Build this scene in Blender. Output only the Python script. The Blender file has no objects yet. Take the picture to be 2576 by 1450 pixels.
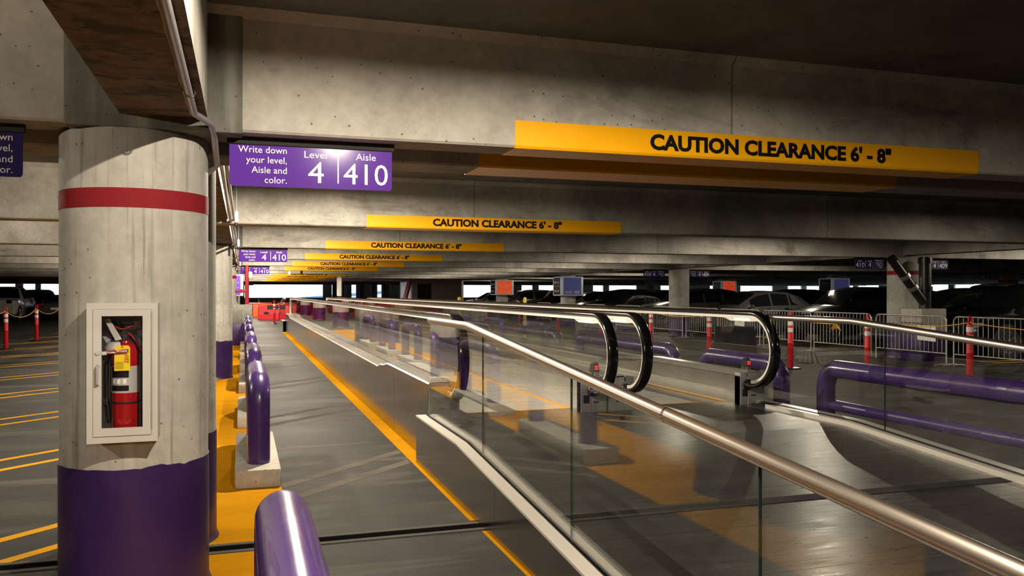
import bpy, bmesh, math, random
from mathutils import Vector, Matrix

random.seed(7)
scene = bpy.context.scene
C = scene.collection
R = math.radians
PI = math.pi

# ------------------------------------------------------------------ camera
cam_d = bpy.data.cameras.new('camera')
cam = bpy.data.objects.new('camera', cam_d)
C.objects.link(cam)
cam.location = (0, 0, 1.58)
cam.rotation_euler = (R(90), 0, R(-17.93))
cam_d.sensor_width = 36
cam_d.lens = 36 * 2095 / 2576
cam_d.shift_y = 11 / 2576
cam_d.clip_end = 400
scene.camera = cam

# ------------------------------------------------------------------ world, exposure
world = bpy.data.worlds.new('world')
scene.world = world
world.use_nodes = True
wn = world.node_tree.nodes
wn['Background'].inputs[0].default_value = (0.80, 0.92, 1.0, 1)
wn['Background'].inputs[1].default_value = 3.2
vs = scene.view_settings
vs.view_transform = 'Standard'
vs.look = 'None'
vs.exposure = 0.0
vs.gamma = 1
vs.use_curve_mapping = False
cy = scene.cycles
cy.use_denoising = True
cy.max_bounces = 7
cy.diffuse_bounces = 4
cy.glossy_bounces = 4
cy.transparent_max_bounces = 20
cy.transmission_bounces = 4
cy.sample_clamp_indirect = 3.0
cy.caustics_reflective = False
cy.caustics_refractive = False
cy.blur_glossy = 0.5

LAMP_COL = (1.0, 0.86, 0.66)
LAMP_W = 480.0                      # brightest row, over the walkway's left side

# ------------------------------------------------------------------ mesh helpers


class MB:
    """collects shapes and links them as one mesh object"""

    def __init__(s):
        s.bm = bmesh.new()

    def raw(s, verts, faces, mi=0):
        vs_ = [s.bm.verts.new(v) for v in verts]
        out = []
        for f in faces:
            try:
                fc = s.bm.faces.new([vs_[i] for i in f])
                fc.material_index = mi
                out.append(fc)
            except ValueError:
                pass
        return vs_, out

    def box(s, x0, x1, y0, y1, z0, z1, bev=0.0, seg=2, mi=0):
        v, f = s.raw([(x0, y0, z0), (x1, y0, z0), (x1, y1, z0), (x0, y1, z0), (x0, y0, z1), (x1, y0, z1), (x1, y1, z1), (x0, y1, z1)],
                     [(0, 3, 2, 1), (4, 5, 6, 7), (0, 1, 5, 4), (1, 2, 6, 5), (2, 3, 7, 6), (3, 0, 4, 7)], mi)
        if bev > 0:
            es = list({e for fc in f for e in fc.edges})
            bmesh.ops.bevel(s.bm, geom=es, offset=bev, segments=seg, profile=0.5, affect='EDGES')
        return s

    def prism(s, pts, axis, a, b, mi=0):
        """polygon pts (u,v) extruded along an axis: x -> (y,z), y -> (x,z), z -> (x,y)"""
        def P(u, v, w):
            return (w, u, v) if axis == 'x' else (u, w, v) if axis == 'y' else (u, v, w)
        n = len(pts)
        V = [P(u, v, a) for u, v in pts] + [P(u, v, b) for u, v in pts]
        F = [tuple(range(n)), tuple(range(2 * n - 1, n - 1, -1))]
        F += [(i, (i + 1) % n, n + (i + 1) % n, n + i) for i in range(n)]
        s.raw(V, F, mi)
        return s

    def ring_loft(s, rings, closed=False, caps=True, mi=0):
        n = len(rings[0])
        V = [p for r in rings for p in r]
        F = []
        m = len(rings)
        for i in range(m if closed else m - 1):
            j = (i + 1) % m
            for k in range(n):
                k2 = (k + 1) % n
                F.append((i * n + k, i * n + k2, j * n + k2, j * n + k))
        if caps and not closed:
            F.append(tuple(range(n - 1, -1, -1)))
            F.append(tuple((m - 1) * n + k for k in range(n)))
        s.raw(V, F, mi)
        return s

    def tube(s, pts, r, n=12, caps=True, closed=False, ry=None):
        pts = [Vector(p) for p in pts]
        m = len(pts)
        tang = []
        for i in range(m):
            if closed:
                t = pts[(i + 1) % m] - pts[i - 1]
            else:
                t = pts[min(i + 1, m - 1)] - pts[max(i - 1, 0)]
            tang.append(t.normalized())
        up = Vector((0, 0, 1)) if abs(tang[0].z) < 0.9 else Vector((1, 0, 0))
        nrm = (up - tang[0] * up.dot(tang[0])).normalized()
        rings = []
        for i in range(m):
            t = tang[i]
            nrm = (nrm - t * nrm.dot(t)).normalized()
            b = t.cross(nrm)
            rr = r[i] if isinstance(r, (list, tuple)) else r
            rb = rr if ry is None else ry
            rings.append([pts[i] + nrm * (rr * math.cos(2 * PI * k / n)) + b * (rb * math.sin(2 * PI * k / n)) for k in range(n)])
        s.ring_loft(rings, closed, caps)
        return s

    def ribbon(s, pts, hw, ht, side=(1, 0, 0), rnd=False):
        """box or rounded section swept along a path; side is the wide direction"""
        pts = [Vector(p) for p in pts]
        sd = Vector(side).normalized()
        m = len(pts)
        rings = []
        if rnd:
            prof = [(math.copysign(abs(math.cos(a)) ** 0.55, math.cos(a)), math.copysign(abs(math.sin(a)) ** 0.55, math.sin(a))) for a in [2 * PI * k / 12 for k in range(12)]]
        else:
            prof = [(-1, -1), (1, -1), (1, 1), (-1, 1)]
        for i in range(m):
            t = (pts[min(i + 1, m - 1)] - pts[max(i - 1, 0)]).normalized()
            nn = t.cross(sd).normalized()
            rings.append([pts[i] + sd * (hw * u) + nn * (ht * v) for u, v in prof])
        s.ring_loft(rings)
        return s

    def cyl(s, p0, p1, r, r1=None, n=20):
        return s.tube([p0, p1], [r, r if r1 is None else r1], n)

    def lathe(s, prof, c=(0, 0, 0), n=32, caps=True, a0=0.0, a1=2 * PI):
        full = abs(a1 - a0 - 2 * PI) < 1e-6
        cnt = n if full else n + 1
        V = []
        for r_, z_ in prof:
            for k in range(cnt):
                a = a0 + (a1 - a0) * k / n
                V.append((c[0] + r_ * math.cos(a), c[1] + r_ * math.sin(a), c[2] + z_))
        F = []
        for i in range(len(prof) - 1):
            for k in range(n):
                k2 = (k + 1) % cnt
                F.append((i * cnt + k, i * cnt + k2, (i + 1) * cnt + k2, (i + 1) * cnt + k))
        if caps and full:
            F.append(tuple(range(cnt - 1, -1, -1)))
            F.append(tuple((len(prof) - 1) * cnt + k for k in range(cnt)))
        s.raw(V, F)
        return s

    def xf(s, M):
        bmesh.ops.transform(s.bm, matrix=M, verts=s.bm.verts[:])
        return s

    def mesh(s, name, mats, smooth=40):
        bm = s.bm
        bmesh.ops.remove_doubles(bm, verts=bm.verts[:], dist=1e-6)
        bmesh.ops.recalc_face_normals(bm, faces=bm.faces[:])
        if smooth:
            for f in bm.faces:
                f.smooth = True
            lim = R(smooth)
            for e in bm.edges:
                if len(e.link_faces) != 2 or e.calc_face_angle(9) > lim:
                    e.smooth = False
        me = bpy.data.meshes.new(name)
        bm.to_mesh(me)
        bm.free()
        for m in (mats if isinstance(mats, (list, tuple)) else [mats]):
            me.materials.append(m)
        return me


OFF = {}


def thing(name, label, cat, loc=(0, 0, 0), rz=0.0, group=None):
    o = bpy.data.objects.new(name, None)
    C.objects.link(o)
    o.empty_display_size = 0.1
    o.location = loc
    o.rotation_euler = (0, 0, rz)
    o['label'] = label
    o['category'] = cat
    if group:
        o['group'] = group
    OFF[o.name] = Vector(loc)
    return o


def part(mb, name, mats, parent, world=False, smooth=40, label=None):
    """a mesh under a thing or a part; world=True when the shape was made in world coordinates"""
    if world:
        mb.xf(Matrix.Translation(-OFF[parent.name]))
    me = mb.mesh(name, mats, smooth)
    o = bpy.data.objects.new(name, me)
    C.objects.link(o)
    o.parent = parent
    OFF[o.name] = OFF.get(parent.name, Vector((0, 0, 0)))
    if label:
        o['label'] = label
    return o


def solo(mb, name, mats, label, cat, group=None, smooth=40, kind=None):
    me = mb.mesh(name, mats, smooth)
    o = bpy.data.objects.new(name, me)
    C.objects.link(o)
    if kind:
        o['kind'] = kind
    if label:
        o['label'] = label
    if cat:
        o['category'] = cat
    if group:
        o['group'] = group
    return o


def struct(mb, name, mats, smooth=40):
    me = mb.mesh(name, mats, smooth)
    o = bpy.data.objects.new(name, me)
    C.objects.link(o)
    o['kind'] = 'structure'
    return o


KIDS = {}


def kids(o):
    return [c for c in bpy.data.objects if c.parent is o]


def dup(root, loc, rz=None, label=None, group=None):
    if root.name not in KIDS:
        KIDS[root.name] = [(c, kids(c)) for c in kids(root)]
    r = root.copy()
    C.objects.link(r)
    r.location = loc
    if rz is not None:
        r.rotation_euler = (0, 0, rz)
    if label:
        r['label'] = label
    if group:
        r['group'] = group
    for ch, gs in KIDS[root.name]:
        c = ch.copy()
        C.objects.link(c)
        c.parent = r
        for g in gs:
            d = g.copy()
            C.objects.link(d)
            d.parent = c
    return r


def fillet(pts, r, n=6):
    """round the corners of a polyline"""
    P = [Vector(p) for p in pts]
    out = [P[0]]
    for i in range(1, len(P) - 1):
        a, b, c = P[i - 1], P[i], P[i + 1]
        u, w = (a - b), (c - b)
        lu, lw = u.length, w.length
        u.normalize()
        w.normalize()
        ang = u.angle(w)
        d = min(r / math.tan(ang / 2), lu * 0.49, lw * 0.49)
        rr = d * math.tan(ang / 2)
        cen = b + (u + w).normalized() * (rr / math.sin(ang / 2))
        s0, s1 = b + u * d - cen, b + w * d - cen
        tot = s0.angle(s1)
        for k in range(n + 1):
            t = k / n
            out.append(cen + (s0 * math.sin((1 - t) * tot) + s1 * math.sin(t * tot)) / math.sin(tot))
    out.append(P[-1])
    return out


# ------------------------------------------------------------------ materials
class NT:
    def __init__(s, name):
        s.m = bpy.data.materials.new(name)
        s.m.use_nodes = True
        s.t = s.m.node_tree
        s.n = s.t.nodes
        s.b = s.n['Principled BSDF']

    def new(s, typ, **kw):
        nd = s.n.new(typ)
        for k, v in kw.items():
            setattr(nd, k, v)
        return nd

    def link(s, a, b):
        s.t.links.new(a, b)

    def pos(s, scale=(1, 1, 1), obj=False):
        if obj:
            g = s.new('ShaderNodeTexCoord').outputs['Object']
        else:
            g = s.new('ShaderNodeNewGeometry').outputs['Position']
        mp = s.new('ShaderNodeMapping')
        mp.inputs['Scale'].default_value = scale
        s.link(g, mp.inputs[0])
        return mp.outputs[0]

    def noise(s, vec, scale, detail=5, rough=0.6, dist=0.0):
        nd = s.new('ShaderNodeTexNoise')
        nd.inputs['Scale'].default_value = scale
        nd.inputs['Detail'].default_value = detail
        nd.inputs['Roughness'].default_value = rough
        nd.inputs['Distortion'].default_value = dist
        s.link(vec, nd.inputs['Vector'])
        return nd.outputs['Fac']

    def ramp(s, fac, stops):
        nd = s.new('ShaderNodeValToRGB')
        el = nd.color_ramp.elements
        while len(el) < len(stops):
            el.new(0.5)
        for e, (p, c) in zip(el, stops):
            e.position = p
            e.color = (c, c, c, 1) if isinstance(c, (int, float)) else (*c, 1)
        s.link(fac, nd.inputs[0])
        return nd.outputs[0]

    def mix(s, fac, a, b, mode='MIX'):
        nd = s.new('ShaderNodeMix', data_type='RGBA', blend_type=mode)
        for v, i in ((fac, 0), (a, 6), (b, 7)):
            if hasattr(v, 'is_linked'):
                s.link(v, nd.inputs[i])
            elif isinstance(v, (int, float)):
                nd.inputs[i].default_value = v if i == 0 else (v, v, v, 1)
            else:
                nd.inputs[i].default_value = (*v, 1)
        return nd.outputs[2]

    def math(s, op, a, b=0.0):
        nd = s.new('ShaderNodeMath', operation=op)
        for v, i in ((a, 0), (b, 1)):
            if hasattr(v, 'is_linked'):
                s.link(v, nd.inputs[i])
            else:
                nd.inputs[i].default_value = v
        return nd.outputs[0]

    def bump(s, h, strength=0.2, dist=0.01):
        nd = s.new('ShaderNodeBump')
        nd.inputs['Strength'].default_value = strength
        nd.inputs['Distance'].default_value = dist
        s.link(h, nd.inputs['Height'])
        s.link(nd.outputs[0], s.b.inputs['Normal'])

    def set(s, col=None, rough=None, metal=None, spec=None):
        b = s.b
        for v, nm in ((col, 'Base Color'), (rough, 'Roughness'), (metal, 'Metallic'), (spec, 'Specular IOR Level')):
            if v is None:
                continue
            if hasattr(v, 'is_linked'):
                s.link(v, b.inputs[nm])
            elif nm == 'Base Color':
                b.inputs[nm].default_value = (*v, 1)
            else:
                b.inputs[nm].default_value = v
        return s.m


def simple(name, col, rough=0.5, metal=0.0, var=0.0, scale=8.0, spec=None, coat=0.0):
    t = NT(name)
    c = col
    if var > 0:
        f = t.noise(t.pos(), scale, 5)
        c = t.mix(f, tuple(x * (1 - var) for x in col), tuple(min(1, x * (1 + var)) for x in col))
        rv = t.ramp(f, [(0.3, max(0.02, rough * 0.8)), (0.7, min(1, rough * 1.2))])
        t.set(c, rv, metal, spec)
    else:
        t.set(c, rough, metal, spec)
    if coat:
        t.b.inputs['Coat Weight'].default_value = coat
        t.b.inputs['Coat Roughness'].default_value = 0.05
    return t.m


def emis(name, col, strength):
    t = NT(name)
    t.set(col, 0.4)
    t.b.inputs['Emission Color'].default_value = (*col, 1)
    t.b.inputs['Emission Strength'].default_value = strength
    return t.m


def concrete(name, lo, hi, stain=0.5, vstreak=False, pits=True, seam=None, rough=0.85):
    t = NT(name)
    p = t.pos()
    big = t.noise(p, 1.1, 6, 0.62, 0.4)
    fine = t.noise(p, 14, 6, 0.7)
    col = t.mix(t.ramp(big, [(0.32, 0), (0.68, 1)]), lo, hi)
    col = t.mix(0.35, col, t.ramp(fine, [(0.3, 0.35), (0.7, 1.0)]), 'MULTIPLY')
    # dark weathering patches with a shape of their own
    st = t.noise(t.pos((0.35, 0.35, 1.1)), 1.6, 7, 0.66, 0.8)
    col = t.mix(t.ramp(st, [(0.56, 0), (0.72, stain)]), col, (0.055, 0.05, 0.042))
    if vstreak:
        sk = t.noise(t.pos((10, 10, 0.3)), 2.4, 6, 0.65)
        col = t.mix(t.ramp(sk, [(0.57, 0), (0.68, 0.6)]), col, (0.13, 0.12, 0.105))
        lt = t.noise(t.pos((6, 6, 0.5)), 1.5, 4, 0.5)
        col = t.mix(t.ramp(lt, [(0.5, 0), (0.75, 0.35)]), col, (0.62, 0.60, 0.55))
    h = fine
    if pits:
        vo = t.new('ShaderNodeTexVoronoi')
        vo.inputs['Scale'].default_value = 17
        t.link(p, vo.inputs['Vector'])
        sel = t.noise(p, 2.5, 2)
        dots = t.math('MULTIPLY', t.math('LESS_THAN', vo.outputs['Distance'], 0.10), t.math('GREATER_THAN', sel, 0.46))
        col = t.mix(t.math('MULTIPLY', dots, 0.8), col, (0.07, 0.06, 0.05))
    if seam:
        sx = t.new('ShaderNodeSeparateXYZ')
        t.link(t.new('ShaderNodeNewGeometry').outputs['Position'], sx.inputs[0])
        fr = t.math('FRACT', t.math('DIVIDE', t.math('SUBTRACT', sx.outputs[0], seam[0] - 0.006 - 50 * seam[1]), seam[1]))
        col = t.mix(t.math('MULTIPLY', t.math('LESS_THAN', fr, 0.012 / seam[1]), 0.6), col, (0.05, 0.045, 0.04))
    t.bump(h, 0.25, 0.006)
    return t.set(col, rough, 0, 0.3)


M = {}
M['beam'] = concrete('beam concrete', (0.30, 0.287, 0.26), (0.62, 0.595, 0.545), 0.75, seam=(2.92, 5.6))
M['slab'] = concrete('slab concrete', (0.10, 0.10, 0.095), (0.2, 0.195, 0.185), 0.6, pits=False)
M['capital'] = concrete('weathered concrete', (0.085, 0.087, 0.078), (0.23, 0.23, 0.21), 0.8, True)
M['column'] = concrete('column concrete', (0.33, 0.32, 0.295), (0.50, 0.485, 0.45), 0.35, True)
M['block'] = concrete('precast concrete', (0.40, 0.38, 0.33), (0.50, 0.47, 0.41), 0.15, rough=0.8)
M['wall'] = concrete('wall concrete', (0.22, 0.21, 0.19), (0.33, 0.31, 0.28), 0.4, pits=False)


def _ply():
    t = NT('plywood stained concrete')
    g = t.noise(t.pos((1.6, 2.4, 1)), 2.6, 7, 0.72, 0.4)
    col = t.ramp(g, [(0.30, (0.06, 0.045, 0.03)), (0.45, (0.15, 0.11, 0.07)), (0.7, (0.23, 0.175, 0.12))])
    d = t.noise(t.pos((2.0, 3.0, 1)), 2.0, 7, 0.75, 0.5)
    col = t.mix(t.ramp(d, [(0.50, 0), (0.58, 0.8)]), col, (0.028, 0.022, 0.017))
    t.bump(g, 0.3, 0.006)
    return t.set(col, 0.8, 0, 0.25)


M['ply'] = _ply()


def _floor():
    t = NT('floor concrete')
    p = t.pos()
    a = t.noise(t.pos((0.42, 1.3, 1)), 1.5, 7, 0.64, 0.5)
    b = t.noise(p, 0.8, 6, 0.6)
    f = t.noise(p, 22, 5, 0.7)
    col = t.ramp(a, [(0.40, (0.008, 0.0076, 0.007)), (0.50, (0.027, 0.025, 0.0225)), (0.60, (0.068, 0.062, 0.055))])
    col = t.mix(t.ramp(b, [(0.42, 0.6), (0.58, 0)]), col, (0.018, 0.017, 0.016))
    col = t.mix(0.4, col, t.ramp(f, [(0.3, 0.45), (0.7, 1.0)]), 'MULTIPLY')
    # long paler bands crossing the path
    s = t.noise(t.pos((0.18, 2.2, 1)), 0.9, 4, 0.5, 0.35)
    col = t.mix(t.ramp(s, [(0.60, 0), (0.68, 0.5)]), col, (0.12, 0.11, 0.098))
    # thin hairline cracks
    vo = t.new('ShaderNodeTexVoronoi', feature='DISTANCE_TO_EDGE')
    vo.inputs['Scale'].default_value = 0.9
    nv = t.new('ShaderNodeVectorMath', operation='ADD')
    nz = t.new('ShaderNodeTexNoise')
    nz.inputs['Scale'].default_value = 2.5
    t.link(p, nz.inputs['Vector'])
    t.link(p, nv.inputs[0])
    t.link(nz.outputs['Color'], nv.inputs[1])
    t.link(nv.outputs[0], vo.inputs['Vector'])
    cr = t.math('MULTIPLY', t.math('LESS_THAN', vo.outputs['Distance'], 0.004), t.math('GREATER_THAN', b, 0.5))
    col = t.mix(t.math('MULTIPLY', cr, 0.7), col, (0.03, 0.028, 0.025))
    t.bump(f, 0.12, 0.004)
    return t.set(col, t.ramp(a, [(0.3, 0.58), (0.7, 0.78)]), 0, 0.12)


M['floor'] = _floor()


def _paint(name, col, dirt, rough, worn=0.5):
    t = NT(name)
    a = t.noise(t.pos((0.5, 1.6, 1)), 1.7, 7, 0.65, 0.4)
    c = t.mix(t.ramp(a, [(0.45, 0), (0.75, worn)]), col, dirt)
    f = t.noise(t.pos(), 30, 4, 0.7)
    c = t.mix(0.2, c, t.ramp(f, [(0.3, 0.5), (0.7, 1.0)]), 'MULTIPLY')
    t.bump(f, 0.1, 0.003)
    return t.set(c, rough + 0.15, 0, 0.0)


M['floor_yellow'] = _paint('yellow floor paint', (0.52, 0.235, 0.008), (0.30, 0.135, 0.012), 0.45)
M['line_yellow'] = _paint('yellow line paint', (0.74, 0.37, 0.03), (0.30, 0.18, 0.05), 0.5, 0.5)
M['line_faded'] = _paint('faded grey line paint', (0.135, 0.124, 0.109), (0.055, 0.051, 0.046), 0.6, 0.75)
M['sign_yellow'] = simple('yellow sign vinyl', (0.93, 0.44, 0.002), 0.4, 0, 0.05, 3)
M['purple'] = simple('purple paint', (0.052, 0.022, 0.140), 0.26, 0, 0.12, 4, coat=0.25)
M['purple_wall'] = simple('purple column paint', (0.026, 0.009, 0.072), 0.38, 0, 0.2, 5)
M['purple_sign'] = simple('purple sign face', (0.105, 0.035, 0.33), 0.15, spec=0.06)
M['shaded_sign'] = simple('shaded sign face', (0.028, 0.022, 0.115), 0.3, spec=0.05)  # purple sign face with the shade put into a darker colour
M['red_band'] = simple('red band paint', (0.22, 0.013, 0.020), 0.75, 0, 0.15, 6, spec=0.15)
M['red'] = simple('red plastic', (0.56, 0.012, 0.022), 0.4, 0, 0.1, 5)
M['red_steel'] = simple('red painted pipe', (0.30, 0.012, 0.02), 0.35)
M['red_gloss'] = simple('red extinguisher enamel', (0.36, 0.006, 0.010), 0.22, coat=0.4)
M['orange'] = simple('orange plastic', (0.75, 0.13, 0.02), 0.4)
M['orange_sign'] = simple('orange sign face', (0.62, 0.09, 0.03), 0.4)
M['white'] = simple('white paint', (0.72, 0.71, 0.68), 0.45)
M['white_text'] = simple('white vinyl', (0.82, 0.80, 0.76), 0.4)
M['cab_white'] = simple('white enamel', (0.46, 0.445, 0.435), 0.4, 0, 0.05, 10)
M['grey_tub'] = simple('grey enamel', (0.30, 0.30, 0.34), 0.5)
M['black'] = simple('black plastic', (0.012, 0.012, 0.013), 0.35)
M['black_text'] = simple('black vinyl', (0.010, 0.009, 0.008), 0.28)
M['rubber'] = simple('handrail rubber', (0.006, 0.006, 0.007), 0.12, coat=0.3)
M['black_matte'] = simple('black matte', (0.012, 0.012, 0.012), 0.8)
M['tag_yellow'] = simple('yellow card', (0.85, 0.60, 0.01), 0.5)
M['joint_edge'] = simple('joint edge mortar', (0.085, 0.08, 0.07), 0.8, 0, 0.5, 14, spec=0.1)
M['seal'] = simple('joint seal', (0.005, 0.005, 0.005), 0.95, spec=0.0)
M['paper'] = simple('white paper', (0.70, 0.69, 0.66), 0.7)
M['silver_label'] = simple('silver label', (0.55, 0.54, 0.52), 0.35, 0.3)
M['rope'] = simple('yellow rope', (0.62, 0.33, 0.02), 0.7)
M['galv'] = simple('galvanized steel', (0.45, 0.45, 0.45), 0.42, 0.85, 0.15, 12)
M['conduit'] = simple('conduit steel', (0.38, 0.38, 0.39), 0.4, 0.7, 0.1, 10)
M['chrome'] = simple('chrome', (0.75, 0.74, 0.72), 0.12, 1.0)
M['guide'] = simple('guide aluminium', (0.78, 0.76, 0.72), 0.35, 0.15)
M['led_white'] = emis('comb light lens', (1.0, 0.85, 0.68), 1.1)
M['led_red'] = emis('red lens', (1.0, 0.02, 0.03), 1.8)
M['lens'] = emis('lamp lens', LAMP_COL, 12.0)
M['lit_white'] = emis('lightbox frame', (0.55, 0.58, 0.64), 0.10)
M['lit_purple'] = emis('lightbox purple', (0.14, 0.05, 0.42), 0.5)
M['lit_orange'] = emis('lightbox orange', (0.72, 0.08, 0.02), 0.55)
M['lit_navy'] = emis('lightbox navy', (0.06, 0.07, 0.20), 0.30)
M['lit_dark'] = simple('lightbox side', (0.02, 0.02, 0.024), 0.3)


def _steel(name, col, r0, r1, stretch, scale=6.0, metal=1.0):
    t = NT(name)
    g = t.noise(t.pos(stretch), scale, 4, 0.6)
    s = t.noise(t.pos((1, 1, 1)), 1.3, 5, 0.6)
    t.link(t.ramp(g, [(0.3, r0), (0.7, r1)]), t.b.inputs['Roughness'])
    c = t.mix(t.ramp(s, [(0.3, 0.0), (0.7, 1.0)]), tuple(x * 0.82 for x in col), col)
    return t.set(c, None, metal)


M['steel'] = _steel('brushed stainless', (0.66, 0.63, 0.585), 0.26, 0.31, (1, 0.5, 60), metal=0.75)
M['steel_clad'] = _steel('stainless cladding', (0.34, 0.30, 0.265), 0.15, 0.24, (1, 40, 1.0))
M['rail'] = simple('polished handrail', (0.62, 0.55, 0.49), 0.32, 1.0)
M['trim_steel'] = simple('bright edge trim', (0.78, 0.74, 0.68), 0.32, 0.35)
M['steel_box'] = simple('satin steel box', (0.46, 0.445, 0.42), 0.36, 0.55, 0.08, 5)


def _ridged(name, col, pitch, rough, joint):
    t = NT(name)
    sx = t.new('ShaderNodeSeparateXYZ')
    t.link(t.new('ShaderNodeNewGeometry').outputs['Position'], sx.inputs[0])
    Y = sx.outputs[1]
    tri = t.math('PINGPONG', Y, pitch / 2)
    rid = t.math('DIVIDE', tri, pitch / 2)
    jl = t.math('LESS_THAN', t.math('FRACT', t.math('DIVIDE', t.math('ADD', Y, 0.13), joint)), 0.012)
    n = t.noise(t.pos((0.6, 2.5, 1)), 1.8, 7, 0.65, 0.3)
    n2 = t.noise(t.pos((1.0, 9, 1)), 3.0, 5, 0.65)
    c = t.mix(t.ramp(n, [(0.3, 0), (0.7, 1)]), tuple(x * 0.55 for x in col), col)
    c = t.mix(t.math('MULTIPLY', t.math('LESS_THAN', rid, 0.35), 0.55), c, tuple(x * 0.2 for x in col))
    c = t.mix(t.math('MULTIPLY', jl, 0.8), c, (0.008, 0.008, 0.008))
    h = t.math('ADD', rid, t.math('MULTIPLY', jl, -2.0))
    t.bump(h, 0.35, 0.003)
    r = t.ramp(n2, [(0.3, rough * 0.75), (0.7, rough * 1.25)])
    return t.set(c, r, 0.75)


M['plate'] = _ridged('ridged ramp plate', (0.19, 0.187, 0.182), 0.012, 0.33, 0.605)


def _belt():
    t = NT('walkway pallets')
    sx = t.new('ShaderNodeSeparateXYZ')
    t.link(t.new('ShaderNodeNewGeometry').outputs['Position'], sx.inputs[0])
    X, Y = sx.outputs[0], sx.outputs[1]
    fx = t.math('FRACT', t.math('DIVIDE', X, 0.028))
    fy = t.math('FRACT', t.math('DIVIDE', Y, 0.135))
    dots = t.math('MULTIPLY', t.math('LESS_THAN', fx, 0.5), t.math('LESS_THAN', fy, 0.12))
    gr = t.math('GREATER_THAN', t.math('FRACT', t.math('DIVIDE', X, 0.014)), 0.5)
    n = t.noise(t.pos((0.7, 2.5, 1)), 2.0, 6, 0.6)
    c = t.mix(t.ramp(n, [(0.3, 0), (0.7, 1)]), (0.46, 0.445, 0.42), (0.74, 0.72, 0.68))
    c = t.mix(t.math('MULTIPLY', gr, 0.4), c, (0.12, 0.115, 0.11))
    c = t.mix(t.math('MULTIPLY', dots, 0.8), c, (0.85, 0.84, 0.80))
    t.bump(gr, 0.2, 0.003)
    return t.set(c, 0.40, 0.1)


M['belt'] = _belt()


def _glass(name, tint, refl=1.0, gloss_rough=0.0):
    m = bpy.data.materials.new(name)
    m.use_nodes = True
    t = m.node_tree
    t.nodes.clear()
    out = t.nodes.new('ShaderNodeOutputMaterial')
    mx = t.nodes.new('ShaderNodeMixShader')
    tr = t.nodes.new('ShaderNodeBsdfTransparent')
    tr.inputs[0].default_value = (*tint, 1)
    gl = t.nodes.new('ShaderNodeBsdfGlossy')
    gl.inputs['Roughness'].default_value = gloss_rough
    lw = t.nodes.new('ShaderNodeLayerWeight')
    lw.inputs['Blend'].default_value = 0.5
    pw = t.nodes.new('ShaderNodeMath')
    pw.operation = 'POWER'
    pw.inputs[1].default_value = 4.6
    ma = t.nodes.new('ShaderNodeMath')
    ma.operation = 'MULTIPLY_ADD'
    ma.inputs[1].default_value = 0.94 * refl
    ma.inputs[2].default_value = 0.045 * refl
    ma.use_clamp = True
    t.links.new(lw.outputs['Facing'], pw.inputs[0])
    t.links.new(pw.outputs[0], ma.inputs[0])
    t.links.new(ma.outputs[0], mx.inputs[0])
    t.links.new(tr.outputs[0], mx.inputs[1])
    t.links.new(gl.outputs[0], mx.inputs[2])
    t.links.new(mx.outputs[0], out.inputs[0])
    return m


M['glass'] = _glass('clear balustrade glass', (0.978, 0.99, 0.98))
M['cab_glass'] = _glass('cabinet glass', (0.97, 0.97, 0.98), 0.7)
M['glass_edge'] = simple('glass edge', (0.02, 0.035, 0.03), 0.15)
M['car_glass'] = simple('car glass', (0.006, 0.007, 0.008), 0.05)
M['tyre'] = simple('tyre', (0.012, 0.012, 0.012), 0.8)
M['alloy'] = simple('alloy', (0.42, 0.42, 0.43), 0.3, 0.9)
M['tail'] = simple('tail lens', (0.40, 0.008, 0.012), 0.15)
M['head'] = simple('head lens', (0.55, 0.57, 0.6), 0.08, 0.6)


def carpaint(name, col, rough=0.22):
    return simple(name, col, rough, 0.25, coat=0.8)


PAINT = {
    'black': carpaint('black car paint', (0.006, 0.006, 0.007)),
    'charcoal': carpaint('charcoal car paint', (0.028, 0.027, 0.027)),
    'grey': carpaint('grey car paint', (0.085, 0.085, 0.088)),
    'silver': carpaint('silver car paint', (0.30, 0.30, 0.31)),
    'white': carpaint('white car paint', (0.55, 0.54, 0.52)),
    'navy': carpaint('navy car paint', (0.012, 0.018, 0.04)),
    'bronze': carpaint('bronze car paint', (0.075, 0.062, 0.045)),
}

# ------------------------------------------------------------------ lettering
_TXT = {}


def glyphs(text, bold=0.0):
    key = (text, bold)
    if key not in _TXT:
        cu = bpy.data.curves.new('lettering', 'FONT')
        cu.body = text
        cu.size = 1.0
        cu.offset = bold
        cu.resolution_u = 3
        o = bpy.data.objects.new('lettering_tmp', cu)
        C.objects.link(o)
        dg = bpy.context.evaluated_depsgraph_get()
        dg.update()
        me = bpy.data.meshes.new_from_object(o.evaluated_get(dg))
        vs_ = [v.co.copy() for v in me.vertices]
        fs = [tuple(p.vertices) for p in me.polygons]
        bpy.data.objects.remove(o)
        bpy.data.curves.remove(cu)
        bpy.data.meshes.remove(me)
        _TXT[key] = (vs_, fs)
    return _TXT[key]


def cap_height(bold):
    v, _ = glyphs('H', bold)
    return max(p.y for p in v) - min(p.y for p in v)


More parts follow.
